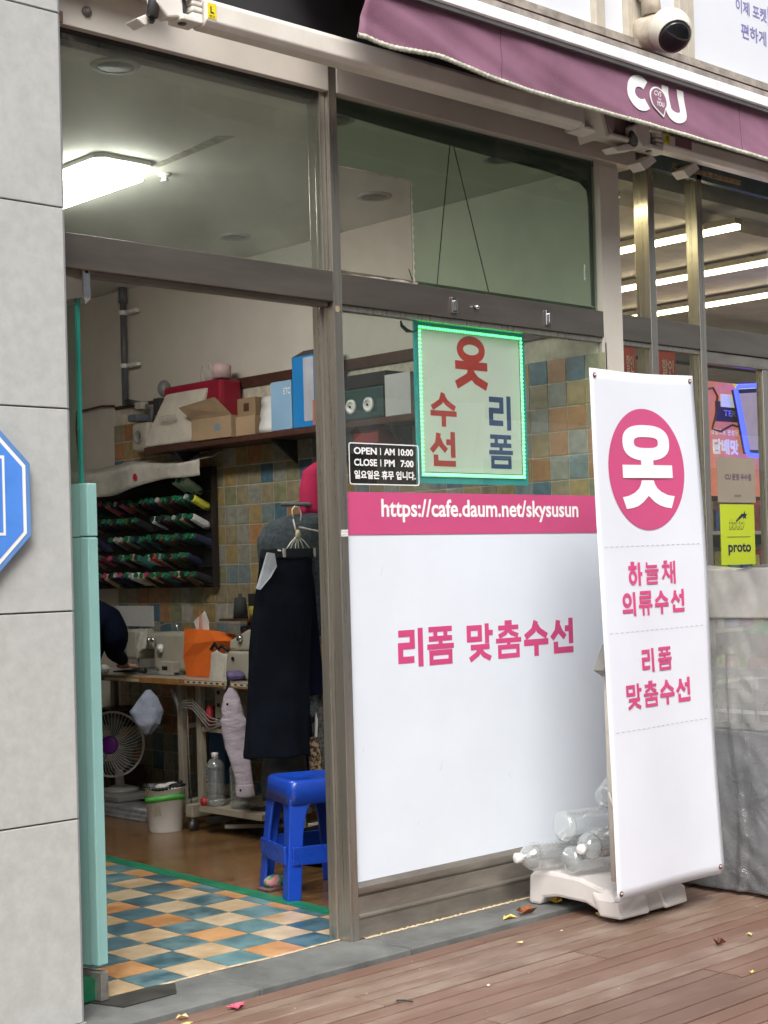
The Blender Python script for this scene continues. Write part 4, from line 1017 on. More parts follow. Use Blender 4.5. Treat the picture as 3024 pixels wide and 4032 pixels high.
B(1.199, 2.03, 2.02, 1.1995, 2.07, 2.06).out('printed_label', BROWN, cs)
tag(fbag(None, PAPER, 1.845, 1.95, 1.19, 1.28, 1.904, 2.08, .0, 5).out('white_pouch', PAPER, None, True), 'white plastic pouch between the cartons and light blue box on the shelf', 'pouch')
lb = thing('light_blue_box', 'light blue carton standing between the white pouch and big blue box', 'box', (1.25, 1.76, 1.904))
B(1.18, 1.685, 1.904, 1.33, 1.838, 2.135).out('body', LBLUE, lb, bev=.003)
text('ETC', -1.74, 2.07, 1, planeX(1.179), WHITEP, lb, width=.05, height=.03)
bb = thing('big_blue_box', 'tall bright blue carton on the shelf next to the centre post', 'box', (1.26, 1.6, 1.904))
B(1.18, 1.515, 1.904, 1.35, 1.676, 2.235).out('body', BLUEBOX, bb, bev=.002)
B(1.1775, 1.52, 1.93, 1.1795, 1.592, 2.225).out('front_print', mat('pale print panel', (.42, .43, .48), .5), bb)
MB().prism([(1.18, 1.676, 2.2355), (1.24, 1.66, 2.27), (1.24, 1.53, 2.27), (1.18, 1.515, 2.2355)], (.10, 0, 0)).out('open_lid', mat('dark carton inside', (.05, .045, .04), .8), bb)
tag(B(1.16, 1.47, 1.904, 1.24, 1.512, 2.02).out('small_striped_box', mat('striped pack', (.42, .30, .2), .6, 0, .4, 40, 0, None, (1, 1, 6), col2=(.5, .1, .07))), 'small orange striped pack in front of the big blue box', 'box')
# things on the shelf seen through the window
gm = thing('green_machine_case', 'dark teal case with two white round knobs on the shelf behind the window', 'case', (1.27, 1.2, 1.904))
B(1.18, 1.06, 1.904, 1.34, 1.33, 2.045).out('case_body', mat('dark teal enamel', (.03, .07, .07), .35), gm, bev=.01)
for yy in (1.268, 1.153):
    MB().lathe((1.18, yy, 1.966), [(.034, 0), (.034, -.006), (.020, -.012), (.020, -.008), (.006, -.008)], 24, 'x').out('round_knob', WHITEPL, gm, True)
    MB().lathe((1.18, yy, 1.966), [(.0055, -.0085), (.0055, -.013)], 10, 'x').out('knob_centre', BLACK, gm)
B(1.19, 1.05, 2.046, 1.34, 1.31, 2.11).out('lid', BLACK, gm, bev=.006)
tag(B(1.178, .885, 1.904, 1.30, 1.045, 2.085).out('white_carton', mat('white carton', (.48, .48, .47), .6, 0, .05)), 'white carton on the shelf left of the lit window sign', 'box')
tag(B(1.25, .60, 1.904, 1.37, .87, 1.99).out('brown_carton', CARD), 'flat brown carton at the far right end of the shelf behind the sign', 'box')
tag(B(1.22, 1.14, 1.80, 1.38, 1.30, 1.86).out('red_pouch', mat('red fabric', (.22, .02, .015), .8)), 'red pouch hanging under the shelf behind the window', 'pouch')
# gas meter, pipe
pp = thing('wall_pipe', 'grey vertical pipe with two clamps on the wall above the gas meter', 'pipe', (1.35, 3.33, 2.2))
MB().cone((1.36, 3.325, 2.18), (1.36, 3.325, 2.83), .018, n=14).out('pipe', PVC, pp, True)
MB().cone((1.36, 3.325, 2.745), (1.36, 3.325, 2.828), .025, n=14).out('coupling', PVC, pp, True)
for z_ in (2.69, 2.395):
    MB().cone((1.36, 3.325, z_ - .012), (1.36, 3.325, z_ + .012), .023, n=14).out('clamp_ring', WHITEPL, pp, True)
    B(1.355, 3.20, z_ - .010, 1.385, 3.305, z_ + .010).out('clamp_arm', WHITEPL, pp, bev=.003)
gmt = thing('gas_meter', 'beige gas meter with grey valve and dark fittings beside the canvas bag', 'gas meter', (1.3, 3.04, 1.9))
B(1.24, 2.95, 1.90, 1.36, 3.10, 2.05).out('meter_body', mat('cream meter', (.48, .44, .36), .4), gmt, bev=.02)
MB().lathe((1.238, 3.03, 1.975), [(.038, 0), (.038, -.006), (.028, -.006), (.028, -.003)], 24, 'x').out('dial', mat('meter dial', (.3, .3, .28), .3), gmt, True)
B(1.23, 3.03, 2.06, 1.32, 3.12, 2.10).out('battery_unit', mat('blue grey unit', (.13, .15, .18), .4), gmt, bev=.01)
MB().tube([(1.30, 3.0, 2.05), (1.30, 2.98, 2.12), (1.33, 3.10, 2.16), (1.36, 3.32, 2.2)], .014, 10).out('meter_pipe', PVC, gmt, True)
MB().sph((1.30, 2.87, 2.22), .045, (.8, .8, 1), 14).out('valve_cover', mat('grey cover', (.2, .2, .2), .35), gmt, True)
B(1.26, 2.86, 2.08, 1.31, 2.92, 2.17).out('valve', DARK, gmt, bev=.006)
B(1.28, 3.06, 2.13, 1.33, 3.12, 2.17).out('lever', mat('cream meter', 0), gmt, bev=.004)

# thread rack
rk = thing('thread_rack', 'dark wooden thread rack hanging on the tiled wall', 'rack', (1.33, 3.1, 1.16))
B(1.372, 2.56, 1.165, 1.391, 3.80, 1.79).out('back_board', BLACK, rk)
B(1.352, 2.545, 1.165, 1.385, 2.56, 1.79).out('side_board', mat('rack wood', (.03, .022, .018), .6), rk)
RZ = [1.185, 1.283, 1.382, 1.482, 1.580, 1.672]
for z_ in RZ: B(1.345, 2.561, z_ - .012, 1.371, 3.80, z_ - .006).out('rail', mat('rack wood', 0), rk)
TH = [('dark green', '#17392a'), ('navy', '#141c33'), ('black', '#15151a'), ('grey', '#6f7274'), ('pale green', '#8fae96'), ('brown', '#4a3626'), ('burgundy', '#4a1524'), ('white', '#c9c6bd'), ('yellow', '#c9b52e'), ('red', '#9c2f2f'), ('pink', '#b5606f'), ('tan', '#8b7a5c'), ('teal', '#1d5049')]
wts = [9, 8, 12, 6, 3, 8, 5, 3, 1, 2, 1, 4, 4]
thb = [i for i, w_ in enumerate(wts) for _ in range(w_)]
def cyl_mesh(prof, n, mt):
    mb = MB(); mb.lathe((0, 0, 0), prof, n, 'x'); me = bpy.data.meshes.new('m'); bmesh.ops.recalc_face_normals(mb.b, faces=mb.b.faces); mb.b.to_mesh(me); mb.b.free()
    for p in me.polygons: p.use_smooth = False
    me.materials.append(mt); return me
CAPG = mat('green spool core', (.02, .20, .09), .4); CAPP = mat('pink spool core', (.6, .08, .2), .4); CAPW = mat('white spool core', (.5, .5, .47), .4)
th_me = [cyl_mesh([(.012, 0), (.020, .012), (.0225, .11), (.017, .13)], 10, mat('thread ' + n_, tuple(min(.8, c * 1.9 + .01) for c in hx(h_)), .85, 0, .15, 200)) for n_, h_ in TH]
core_me = [cyl_mesh([(.0145, .008), (.0145, -.006), (.0085, -.006), (.0085, -.001)], 12, c_) for c_ in (CAPG, CAPP, CAPW, mat('dark spool core', (.012, .05, .035), .4))]
ORD = 'first second third fourth fifth sixth seventh eighth ninth tenth eleventh twelfth thirteenth fourteenth fifteenth sixteenth seventeenth eighteenth nineteenth twentieth twenty-first twenty-second twenty-third twenty-fourth twenty-fifth twenty-sixth twenty-seventh twenty-eighth twenty-ninth thirtieth'.split()
rown = ['bottom', 'second from bottom', 'third from bottom', 'fourth from bottom', 'fifth from bottom', 'top']
for r_, z_ in enumerate(RZ):
    yy = 2.60 + (r_ % 2) * .01; pos_ = 0
    while yy < 3.62:
        if r_ == 5 and yy > 2.78: break
        if random.random() < .94:
            ci = random.choice(thb)
            if r_ == 4 and yy < 2.64: ci = 8
            if r_ == 0 and abs(yy - 3.148) < .03: ci = 7
            if r_ == 5: ci = 4 if yy > 2.64 else 3
            cn = TH[ci][0]; pos_ += 1
            s = thing('thread_spool', '%s thread spool, %s from the right on the %s rack row' % (cn, ORD[pos_ - 1], rown[r_]), 'thread spool', (1.262, yy, z_ + .052), 'thread spools on the wall rack')
            o1 = piece('thread', th_me[ci], s, s['wo']); o2 = piece('core', core_me[random.choice((0, 0, 0, 0, 0, 3, 3, 2, 1 if random.random() < .3 else 3))], s, s['wo'])
            s.rotation_euler = (0, R(22 + random.uniform(-7, 7)), R(random.uniform(-12, 12))); s.location.z += random.uniform(-.004, .004)
        yy += random.uniform(.046, .056)
# white cloth over the rack
def fcl(u, v):
    y_ = 3.75 - u * 1.32
    x = 1.18 + v * .20 - .01 * wob(u * 3, v * 2); z = 1.80 + .0 + .055 * v + .012 * math.sin(u * 11 + v * 4)
    if v < .5: z -= (.5 - v) * .28 * (1.15 - u * .75); x = 1.18 + .012 * math.sin(u * 20)
    return Vector((x, y_, z))
clo = thing('draped_cloth', 'cream cloth with a red dot draped over the top of the thread rack', 'cloth', (1.28, 3.1, 1.8))
MB().grid(fcl, 50, 12).out('fabric', CLOTHW, clo, True, solid=.003)
MB().lathe((1.163, 2.96, 1.755), [(.018, 0), (.018, -.002)], 18, 'x').out('red_dot', mat('red ink', (.55, .01, .04), .6), clo)
tag(MB().tube([(1.39, 3.48, 2.19), (1.385, 3.60, 2.20), (1.385, 3.86, 2.19), (1.385, 3.87, 2.1), (1.385, 3.84, 1.85)], .006).out('red_cable', mat('dark red cable', (.12, .02, .015), .6)), 'dark red cable running down the wall beyond the glass door', 'cable')
tag(B(1.385, 3.15, .955, 1.3935, 3.52, 1.068).out('wall_calendar', PAPER), 'white sheet taped to the tiles behind the sewing machine', 'paper')

# sewing tables
def table(y0, y1, label):
    t = thing('sewing_table', label, 'table', (1.16, (y0 + y1) / 2, 0), 'sewing tables along the wall')
    B(.935, y0, .704, 1.385, y1, .730).out('table_top', TABLET, t, bev=.003)
    B(.925, y0, .702, .9345, y1, .731).out('front_edge', TABLEW, t, bev=.002)
    for yy in (y0 + .08, y1 - .06):
        B(1.00, yy - .02, .12, 1.03, yy + .02, .703).out('leg', BEIGED, t, bev=.003)
        B(1.27, yy - .02, .12, 1.30, yy + .02, .703).out('leg', BEIGED, t, bev=.003)
        B(.93, yy - .028, .068, 1.385, yy + .028, .128).out('foot_bar', BEIGED, t, bev=.004)
        B(1.03, yy - .014, .478, 1.27, yy + .014, .50).out('cross_bar', BEIGED, t)
        for xx in (.955, 1.36):
            MB().lathe((xx, yy, .027), [(.026, -.012), (.026, .012)], 16, 'y').out('caster', mat('dark steel', 0), t, True)
            MB().cone((xx, yy, .03), (xx, yy, .069), .010, n=8).out('caster_stem', CHROME, t, True)
    return t
t1 = table(1.25, 2.295, 'sewing table nearer the centre post with a printed ruler along its edge')
B(.9235, 1.52, .712, .9248, 2.235, .727).out('ruler_strip', mat('ruler tape', (.55, .54, .44), .5, 0, .1, 3), t1)
mb = MB()
for k in range(15): mb.box(.9226, 1.55 + k * .046, .716, .9233, 1.55 + k * .046 + .02, .7235)
mb.out('ruler_marks', BLACK, t1)
t2 = table(2.31, 3.45, 'sewing table further in carrying the beige industrial sewing machine')
B(.9235, 2.62, .706, .9248, 2.93, .718).out('edge_tape', mat('ruler tape', 0), t2)

# industrial sewing machine A
sm = thing('sewing_machine', 'beige industrial sewing machine beside the orange paper bag', 'sewing machine', (1.15, 2.7, .731))
B(1.05, 2.50, .731, 1.24, 2.96, .750).out('bed', mat('machine bed', (.34, .33, .29), .3, .3), sm, bev=.004)
B(1.09, 2.45, .750, 1.22, 2.73, .945).out('column', BEIGEM, sm, bev=.018)
B(1.10, 2.731, .855, 1.21, 2.92, .94).out('arm', BEIGEM, sm, bev=.018)
B(1.095, 2.885, .80, 1.215, 2.985, .955).out('head', BEIGEM, sm, bev=.014)
B(1.045, 2.50, .732, 1.0895, 2.62, .80).out('control_box', BEIGEM, sm, bev=.004)
B(1.0435, 2.545, .757, 1.0445, 2.59, .777).out('display', BLACK, sm)
MB().lathe((1.088, 2.655, .862), [(.024, 0), (.024, -.014), (.012, -.016), (.012, -.022)], 20, 'x').out('dial', WHITEPL, sm, True)
MB().lathe((1.15, 2.41, .885), [(.055, .035), (.062, .02), (.062, -.01), (.03, -.025)], 24, 'y').out('hand_wheel', PVC, sm, True)
MB().cone((1.13, 2.925, .75), (1.13, 2.925, .80), .005, n=8).out('needle_bar', CHROME, sm, True)
B(1.11, 2.915, .752, 1.15, 2.94, .758).out('presser_foot', CHROME, sm)
MB().tube([(1.12, 2.55, .935), (1.12, 2.56, .985), (1.12, 2.65, .99), (1.12, 2.75, .965), (1.12, 2.85, .96)], .004).out('thread_guide', CHROME, sm, True)
for yy in (2.74, 2.70): MB().lathe((1.078, yy, .905), [(.012, 0), (.012, -.012), (.004, -.018)], 12, 'x').out('tension_disc', CHROME, sm, True)
MB().sph((1.12, 2.40, .785), .055, (1, .8, 1), 16).out('motor', BLACK, sm, True)
tag(MB().tube([(1.0, 2.68, .755), (1.01, 2.80, .752), (1.0, 2.90, .745), (1.0, 2.96, .742)], [.016, .008, .006, .004], 8).out('glue_gun', BLACK, None, True), 'slim black hand tool lying in front of the sewing machine', 'tool')
def drape(name, label, cat, y0, y1, z1, z0, x, mt, amp=.008, seed=0, parent=None, taper=0):
    def f(u, v):
        y_ = y0 + (y1 - y0) * u; y_ += (u - .5) * taper * (1 - v)
        return Vector((x - .02 * (1 - v) + amp * math.sin(u * 9 + seed + v * 3), y_ + .004 * math.sin(v * 5 + seed), z0 + (z1 - z0) * v + .01 * math.sin(u * 6 + seed)))
    o = MB().grid(f, 14, 14).out(name, mt, None, True, solid=.004); tag(o, label, cat); return o
drape('white_rag', 'white rag draped over the arm of the beige sewing machine', 'rag', 2.73, 2.80, .955, .85, 1.06, CLOTHW, .006, 1)
drape('hanging_rag', 'cream rag hanging at the person side of the sewing machine', 'rag', 2.93, 3.0, .965, .78, 1.05, CLOTHW, .01, 2)
tag(MB().sph((1.0, 3.06, .752), .035, (1, 1.3, .7), 10).out('tissue_ball', PAPER), 'crumpled white tissue on the left end of the sewing table', 'tissue')
# orange bag
og = thing('orange_paper_bag', 'bright orange paper bag standing between two sewing machines', 'bag', (1.05, 2.33, .731))
mb = MB()
mb.loft([[Vector(p) + Vector((.085, -.015, 0)) for p in r_] for r_ in (
    [(.98, 2.43, .732), (.98, 2.33, .732), (.985, 2.24, .732), (1.10, 2.22, .732), (1.10, 2.42, .732)],
    [(.965, 2.43, .83), (.985, 2.335, .84), (.98, 2.22, .85), (1.11, 2.18, .84), (1.11, 2.42, .83)],
    [(.975, 2.435, .90), (.965, 2.34, .895), (.985, 2.19, .91), (1.12, 2.14, .90), (1.11, 2.42, .9)],
    [(.98, 2.435, .965), (.985, 2.34, .963), (.99, 2.25, .96), (1.11, 2.20, .935), (1.10, 2.42, .963)])])
mb.out('bag_body', ORANGE, og)
MB().tube([(1.11, 2.355, .94), (1.11, 2.35, 1.0), (1.11, 2.348, 1.06)], .003).out('orange_handle', ORANGE, og)
tag(MB().prism([(1.13, 2.405, .95), (1.13, 2.43, 1.0), (1.13, 2.34, 1.05), (1.13, 2.31, 1.0), (1.13, 2.31, .955)], (.006, 0, 0)).out('white_wrapper', PAPER), 'white paper wrapper sticking out of the orange bag', 'paper')
# overlocker
ov = thing('overlock_machine', 'beige overlock machine partly hidden by the hanging trousers', 'sewing machine', (1.12, 1.95, .731))
B(1.03, 1.72, .731, 1.24, 2.06, .865).out('lower_body', BEIGEM, ov, bev=.012)
MB().prism([(1.06, 2.06, .868), (1.06, 1.72, .868), (1.06, 1.72, .98), (1.06, 1.92, .965), (1.06, 2.05, .915)], (.15, 0, 0)).out('upper_body', BEIGEM, ov, bev=.012)
MB().lathe((1.028, 1.985, .83), [(.010, 0), (.010, -.004)], 12, 'x').out('socket', BLACK, ov)
MB().lathe((1.058, 1.96, .925), [(.018, 0), (.014, -.016)], 14, 'x').out('dial', CHROME, ov, True)
MB().tube([(1.03, 2.16, .87), (1.03, 2.13, .90), (1.03, 2.10, .87), (1.03, 2.07, .89), (1.03, 2.02, .868)], .008, 8).out('looper_arm', BLACK, ov, True)
drape('white_towel', 'white towel hanging over the table edge beside the orange bag', 'towel', 1.94, 2.05, .866, .705, .955, CLOTHW, .010, 4, taper=.06)
tag(MB().sph((.99, 1.93, .755), .05, (1, 1.2, .5), 10).out('purple_scrunch', mat('purple knit', (.15, .12, .25), .9, 0, .3, 30, .8, 60)), 'purple crumpled fabric on the table beside the trousers', 'fabric')
ts = thing('thread_tray', 'small wooden tray behind the overlock holding thread cones', 'tray', (1.2, 1.95, 1.0))
B(1.10, 1.74, 1.005, 1.36, 2.18, 1.015).out('tray', BROWN, ts)
B(1.24, 1.76, .731, 1.27, 1.79, 1.005).out('tray_post', BROWN, ts); B(1.24, 2.11, .731, 1.27, 2.14, 1.005).out('tray_post', BROWN, ts)
tag(MB().lathe((1.17, 2.10, 1.0155), [(.037, 0), (.033, .05), (.028, .10), (.010, .103), (.008, .12)], 18).out('thread_cone', mat('charcoal thread', (.03, .035, .035), .8), None, True), 'tall charcoal thread cone on the tray behind the overlock', 'thread cone')
tag(MB().lathe((1.17, 1.97, 1.0155), [(.036, 0), (.036, .06)], 18).out('thread_cone', mat('gold thread', (.42, .32, .04), .3), None, True), 'shiny gold thread roll on the tray under a black block', 'thread cone')
tag(B(1.14, 1.93, 1.076, 1.21, 2.0, 1.135).out('black_block', BLACK), 'black block sitting on the gold thread roll', 'box')
drape('mauve_fabric', 'mauve grey fabric heap between the orange bag and the overlock', 'fabric', 1.86, 2.12, .985, .905, 1.20, mat('mauve cloth', (.16, .11, .11), .9, 0, .3, 20, .4, 100), .02, 5)
# hanging things under tables
def garment(levels, nm, mt, parent=None, folds=7, amp=.08, seed=0, n=40, ang=0, sub=0):
    """levels: (z, cx, cy, half width, half thickness)"""
    mb = MB(); rings = []; dense = []
    for (a_, b_) in zip(levels, levels[1:]):
        for k in range(4): dense.append([a_[i] + (b_[i] - a_[i]) * k / 4 for i in range(5)])
    dense.append(list(levels[-1]))
    for j, (z, cx, cy, hw, ht) in enumerate(dense):
        rg = []; f_ = j / len(dense)
        for k in range(n):
            t = 2 * math.pi * k / n
            q_ = 1 + amp * f_ * math.sin(folds * t + seed + .4 * math.sin(j * .5)) + .015 * wob(j, k, seed)
            lx, ly = hw * math.cos(t) * q_, ht * math.sin(t) * (q_ + amp * 2 * f_ * math.sin(folds * t * .5 + seed * 2))
            rg.append(Vector((cx + lx * math.cos(ang) - ly * math.sin(ang), cy + lx * math.sin(ang) + ly * math.cos(ang), z + .004 * wob(k, seed) * (j == len(dense) - 1))))
        rings.append(rg)
    return mb.loft(rings).out(nm, mt, parent, True)
AV = R(-43)
tag(garment([(.668, .93, 2.55, .012, .012), (.63, .93, 2.55, .045, .03), (.56, .92, 2.56, .085, .035), (.50, .92, 2.55, .06, .035), (.45, .92, 2.55, .015, .015)], 'blue_cloth', PALEB, None, 5, .15, 1, 24, AV), 'pale blue cloth knotted under the far sewing table', 'cloth')
sh_ = thing('hanging_shirt', 'pale lilac shirt sleeve hanging from the table edge by a black strap', 'shirt', (.9, 1.85, .2))
garment([(.705, .93, 1.875, .020, .012), (.665, .925, 1.872, .036, .022), (.61, .92, 1.865, .050, .03), (.57, .92, 1.855, .052, .033), (.555, .92, 1.855, .060, .037), (.50, .92, 1.85, .060, .036), (.43, .92, 1.84, .054, .034), (.36, .925, 1.815, .045, .03), (.29, .93, 1.805, .040, .026), (.212, .935, 1.80, .040, .022)], 'sleeve', LILAC, sh_, 3, .10, 2, 28, AV)
garment([(.262, .934, 1.802, .0425, .0255), (.235, .935, 1.80, .043, .026), (.207, .936, 1.799, .0435, .0255)], 'cuff', mat('lilac cuff', (.50, .44, .51), .8), sh_, 3, .03, 2, 28, AV)
for p in ((.882, 1.845, .633), (.898, 1.785, .24)): MB().lathe(p, [(.006, 0), (.006, -.003)], 10, 'x').out('button', NAVY2, sh_)
MB().tube([(.915, 1.875, .74), (.912, 1.885, .70), (.905, 1.895, .67)], .007).out('strap', BLACK, sh_)
# boxes and drawers under the table
bxs = thing('control_cabinet', 'beige electrical control boxes mounted under the sewing table', 'control box', (1.05, 2.03, .5))
B(1.0, 1.99, .505, 1.06, 2.10, .70).out('switch_box', BEIGED, bxs, bev=.004); B(1.0, 1.90, .505, 1.06, 1.975, .70).out('switch_box', BEIGED, bxs, bev=.004)
for z_ in (.53, .60, .66): B(.997, 2.06, z_, .9995, 2.08, z_ + .018).out('switch', BLACK, bxs); B(.997, 1.945, z_ + .01, .9995, 1.96, z_ + .026).out('switch', BLACK, bxs)
tag(MB().lathe((1.0, 2.14, .505), [(.02, 0), (.022, .06), (.012, .10)], 12).out('red_bottle', mat('red plastic', (.4, .02, .03), .4), None, True), 'small red bottle beside the control boxes under the table', 'bottle')
B_ = tag(B(.99, 1.93, .4775, 1.10, 2.19, .4995).out('under_shelf', BEIGED), 'beige metal shelf bar below the control boxes', 'shelf')
cab = thing('cable_loop', 'grey cables looped in a bundle below the table edge', 'cable', (.98, 2.35, .6))
for k in range(4):
    MB().tube([(.98, 2.42, .70), (.97 - k * .005, 2.40 - k * .02, .64 - k * .01), (.97, 2.36, .59 - k * .012), (.965, 2.31, .62 - k * .01), (.97, 2.24, .63 - k * .015), (.98, 2.12, .55 - k * .02), (.985, 2.0, .53)], .0035).out('cable', mat('grey cable', (.22, .21, .19), .5), cab, True)
MB().tube([(.98, 2.30, .70), (.985, 2.30, .4), (.985, 2.29, .1)], .003).out('cable', mat('grey cable', 0), cab, True)
bottle('water_bottle', 'clear water bottle standing under the table nearer the white bucket', (1.0, 2.11, .129), 0, 0, .048, .235, None, WHITEPL, True)
bottle('water_bottle', 'clear water bottle standing under the table behind the lilac sleeve', (1.02, 1.95, .129), 0, 0, .048, .235, None, WHITEPL, True)
B1 = tag(B(.95, 1.70, .100, 1.25, 2.18, .1275).out('under_table_tray', BEIGED), 'beige metal tray under the table holding two water bottles', 'tray')
tag(MB().sph((.965, 2.155, .145), .022, (1, 1, 1.1), 10).out('red_rose_pin', mat('red plastic', 0), None, True), 'small red ball shaped thing next to the standing bottle', 'ornament')
pd = thing('foot_pedal', 'beige treadle pedal frame with dark pad under the near table', 'pedal', (1.1, 1.9, .02))
MB().prism([(.98, 2.02, .03), (1.03, 2.08, .03), (1.36, 1.75, .03), (1.30, 1.68, .03)], (0, 0, .018)).out('treadle', mat('cream enamel', (.42, .39, .33), .5), pd)
MB().prism([(.93, 2.10, .045), (.97, 2.15, .045), (1.12, 1.66, .15), (1.07, 1.62, .15)], (0, 0, .03)).out('dark_pad', BLACK, pd, bev=.006)
MB().sph((1.17, 1.86, .07), .022, n=12).out('joint_ball', CHROME, pd, True)
# far under-table items: fan, board
fan = thing('electric_fan', 'white electric fan with purple centre under the far table', 'fan', (1.12, 3.15, .09))
FC = Vector((1.06, 3.08, .352)); dn = Vector((-.75, -.65, .05)).normalized(); qf = dn.to_track_quat('Z', 'Y').to_matrix()
def fp(r_, t, h): return FC + qf @ Vector((r_ * math.cos(t), r_ * math.sin(t), h))
for k in range(48):
    t = 2 * math.pi * k / 48
    MB().tube([fp(.045, t, .055), fp(.09, t + .10, .058), fp(.135, t + .2, .040), fp(.168, t + .28, 0)], .0014, 4).out('guard_wire', WHITEPL, fan)
MB().loft([[fp(r_, 2 * math.pi * k / 40, h) for k in range(40)] for r_, h in ((.164, -.006), (.174, -.004), (.174, .006), (.164, .006))], False).out('guard_rim', WHITEPL, fan, True)
MB().loft([[fp(r_, 2 * math.pi * k / 24, h) for k in range(24)] for r_, h in ((.047, .045), (.047, .060), (.040, .066))]).out('centre_badge', PURPLE, fan, True)
for k in range(5):
    t = 2 * math.pi * k / 5
    MB().prism([fp(.03, t, 0), fp(.13, t - .25, .012), fp(.145, t + .1, .0), fp(.14, t + .45, -.012), fp(.03, t + .6, -.01)], (qf @ Vector((0, 0, .002)))).out('blade', glass('fan blade', (.5, .5, .55), .6, .1, base=.5, bcol=(.4, .4, .42)), fan)
MB().cone(tuple(FC - dn * .02), tuple(FC - dn * .14), .05, .04, 16).out('motor_housing', WHITEPL, fan, True)
MB().cone((1.17, 3.18, .10), (1.14, 3.16, .30), .026, .018, 14).out('stand', WHITEPL, fan, True)
MB().lathe((1.17, 3.18, .088), [(.10, 0), (.10, .012), (.03, .03)], 24).out('fan_base', WHITEPL, fan, True)
tag(B(1.0, 2.95, .065, 1.38, 3.6, .087).out('low_board', mat('grey board', (.26, .25, .23), .6)), 'low grey board under the fan at the far table', 'board')
tag(B(1.15, 3.25, .0875, 1.37, 3.55, .20).out('storage_carton', mat('brown storage carton', (.12, .07, .045), .7)), 'brown carton behind the fan stand', 'box')
tag(B(1.10, 3.05, .415, 1.385, 3.44, .435).out('lower_shelf', BEIGED), 'beige lower shelf above the electric fan', 'shelf')
tag(B(1.15, 3.1, .436, 1.37, 3.40, .52).out('dark_toolbox', mat('dark tool box', (.03, .03, .035), .5)), 'dark toolbox on the lower shelf above the fan', 'box')
tag(fbag(None, GREYCL, 2.65, 3.3, .95, 1.15, .0, .06, 0, 8).out('folded_bag', mat('grey clear bag', (.16, .16, .16), .4, 0, .3, 20), None, True), 'crumpled grey bag on the floor behind the white bucket', 'bag')
for (yy, c_, lab) in ((2.42, (.03, .10, .22), 'blue carton stored deep under the far table'), (2.56, (.14, .12, .09), 'brown paper carton stored next to the blue one under the table')):
    tag(B(1.25, yy - .06, .18, 1.37, yy + .07, .55).out('stored_carton', mat('stored %g' % yy, c_, .6)), lab, 'box')
# bucket
bk = thing('white_bucket', 'white plastic bin with green ribbon and black bag liner', 'bin', (.88, 2.36, 0))
MB().lathe((.88, 2.36, .0), [(.078, 0), (.082, .01), (.094, .205), (.100, .208), (.100, .216), (.090, .216), (.088, .19)], 32, cap=False).out('bin_body', mat('bright white plastic', (.86, .86, .84), .35, 0, .03, 4), bk, True)
MB().lathe((.88, 2.36, .003), [(.077, 0), (.086, .17)], 24).out('bin_content', BLACK, bk, True)
mb = MB(); rg = []
for k in range(40):
    t = 2 * math.pi * k / 40; h = .158 + .010 * math.sin(t * 1.5 + 1); r0 = .0925
    rg.append([mb.b.verts.new((.88 + (r0 + d) * math.cos(t), 2.36 + (r0 + d) * math.sin(t), h + dz)) for d, dz in ((0, -.012), (.003, -.012), (.004, .014), (.001, .014))])
for k in range(40):
    a_, b_ = rg[k], rg[(k + 1) % 40]
    for j in range(4): mb.b.faces.new((a_[j], a_[(j + 1) % 4], b_[(j + 1) % 4], b_[j]))
mb.out('green_ribbon', GREENB, bk, True)
mb = MB()
for k in range(36):
    t = 2 * math.pi * k / 36
    mb.sph((.88 + .094 * math.cos(t), 2.36 + .094 * math.sin(t), .216 + .006 * wob(k, 2)), .009 + .004 * abs(wob(k, 5)), (1, 1, .7), 6)
mb.out('bin_liner', BLACK, bk, True)
for k, (a_, b_, c_) in enumerate(((-.03, -.02, PAPER), (.04, .0, PAPER), (.0, .04, BLACK), (.03, -.05, BLACK), (-.05, .03, PVC))):
    MB().sph((.88 + a_, 2.36 + b_, .214), .032, (1.2, 1, .5), 8).out('scrap', c_, bk, True)
MB().prism([(.7975, 2.325, .085), (.8125, 2.30, .085), (.8085, 2.295, .132), (.793, 2.322, .132)], (-.0015, -.001, 0)).out('label_patch', mat('label tan', (.38, .36, .27), .6), bk)

# hanging clothes
tr = thing('hanging_trousers', 'black trousers with pale pocket lining clipped on a wire hanger', 'trousers', (.6, 1.2, .45))
garment([(1.325, .715, 1.19, .112, .022), (1.25, .705, 1.19, .116, .03), (1.10, .69, 1.19, .128, .036), (.90, .668, 1.20, .130, .040), (.70, .652, 1.20, .131, .044), (.50, .640, 1.20, .134, .046), (.462, .640, 1.20, .136, .046)], 'front_leg', NAVYCL, tr, 5, .11, 1, 60, R(-25))
garment([(1.335, .715, 1.185, .113, .025), (1.318, .715, 1.185, .114, .026), (1.295, .715, 1.185, .114, .028)], 'waistband', mat('waistband cloth', (.005, .006, .009), .9), tr, 2, .01, 1, 40, R(-25))
garment([(1.325, .80, 1.28, .09, .025), (1.20, .82, 1.28, .10, .035), (.95, .84, 1.29, .105, .04), (.72, .85, 1.29, .11, .045), (.70, .85, 1.29, .11, .045)], 'back_leg', NAVY2, tr, 4, .08, 3, 36, R(-15))
MB().prism([(.585, 1.165, 1.32), (.61, 1.15, 1.315), (.618, 1.148, 1.26), (.588, 1.155, 1.215), (.548, 1.175, 1.165), (.538, 1.185, 1.17), (.565, 1.175, 1.25)], (.004, -.006, 0)).out('pocket_lining', mat('pocket lining', (.42, .44, .48), .9), tr, bev=.002)
hg = thing('wire_hanger', 'white wire hanger with a beige round clip holding the trousers', 'hanger', (.75, 1.2, 1.5))
MB().tube([(.765, 1.2, 1.46), (.76, 1.2, 1.50), (.775, 1.2, 1.515), (.80, 1.2, 1.51), (.81, 1.2, 1.48), (.805, 1.2, 1.455)], .0035).out('hook', WHITEM, hg, True)
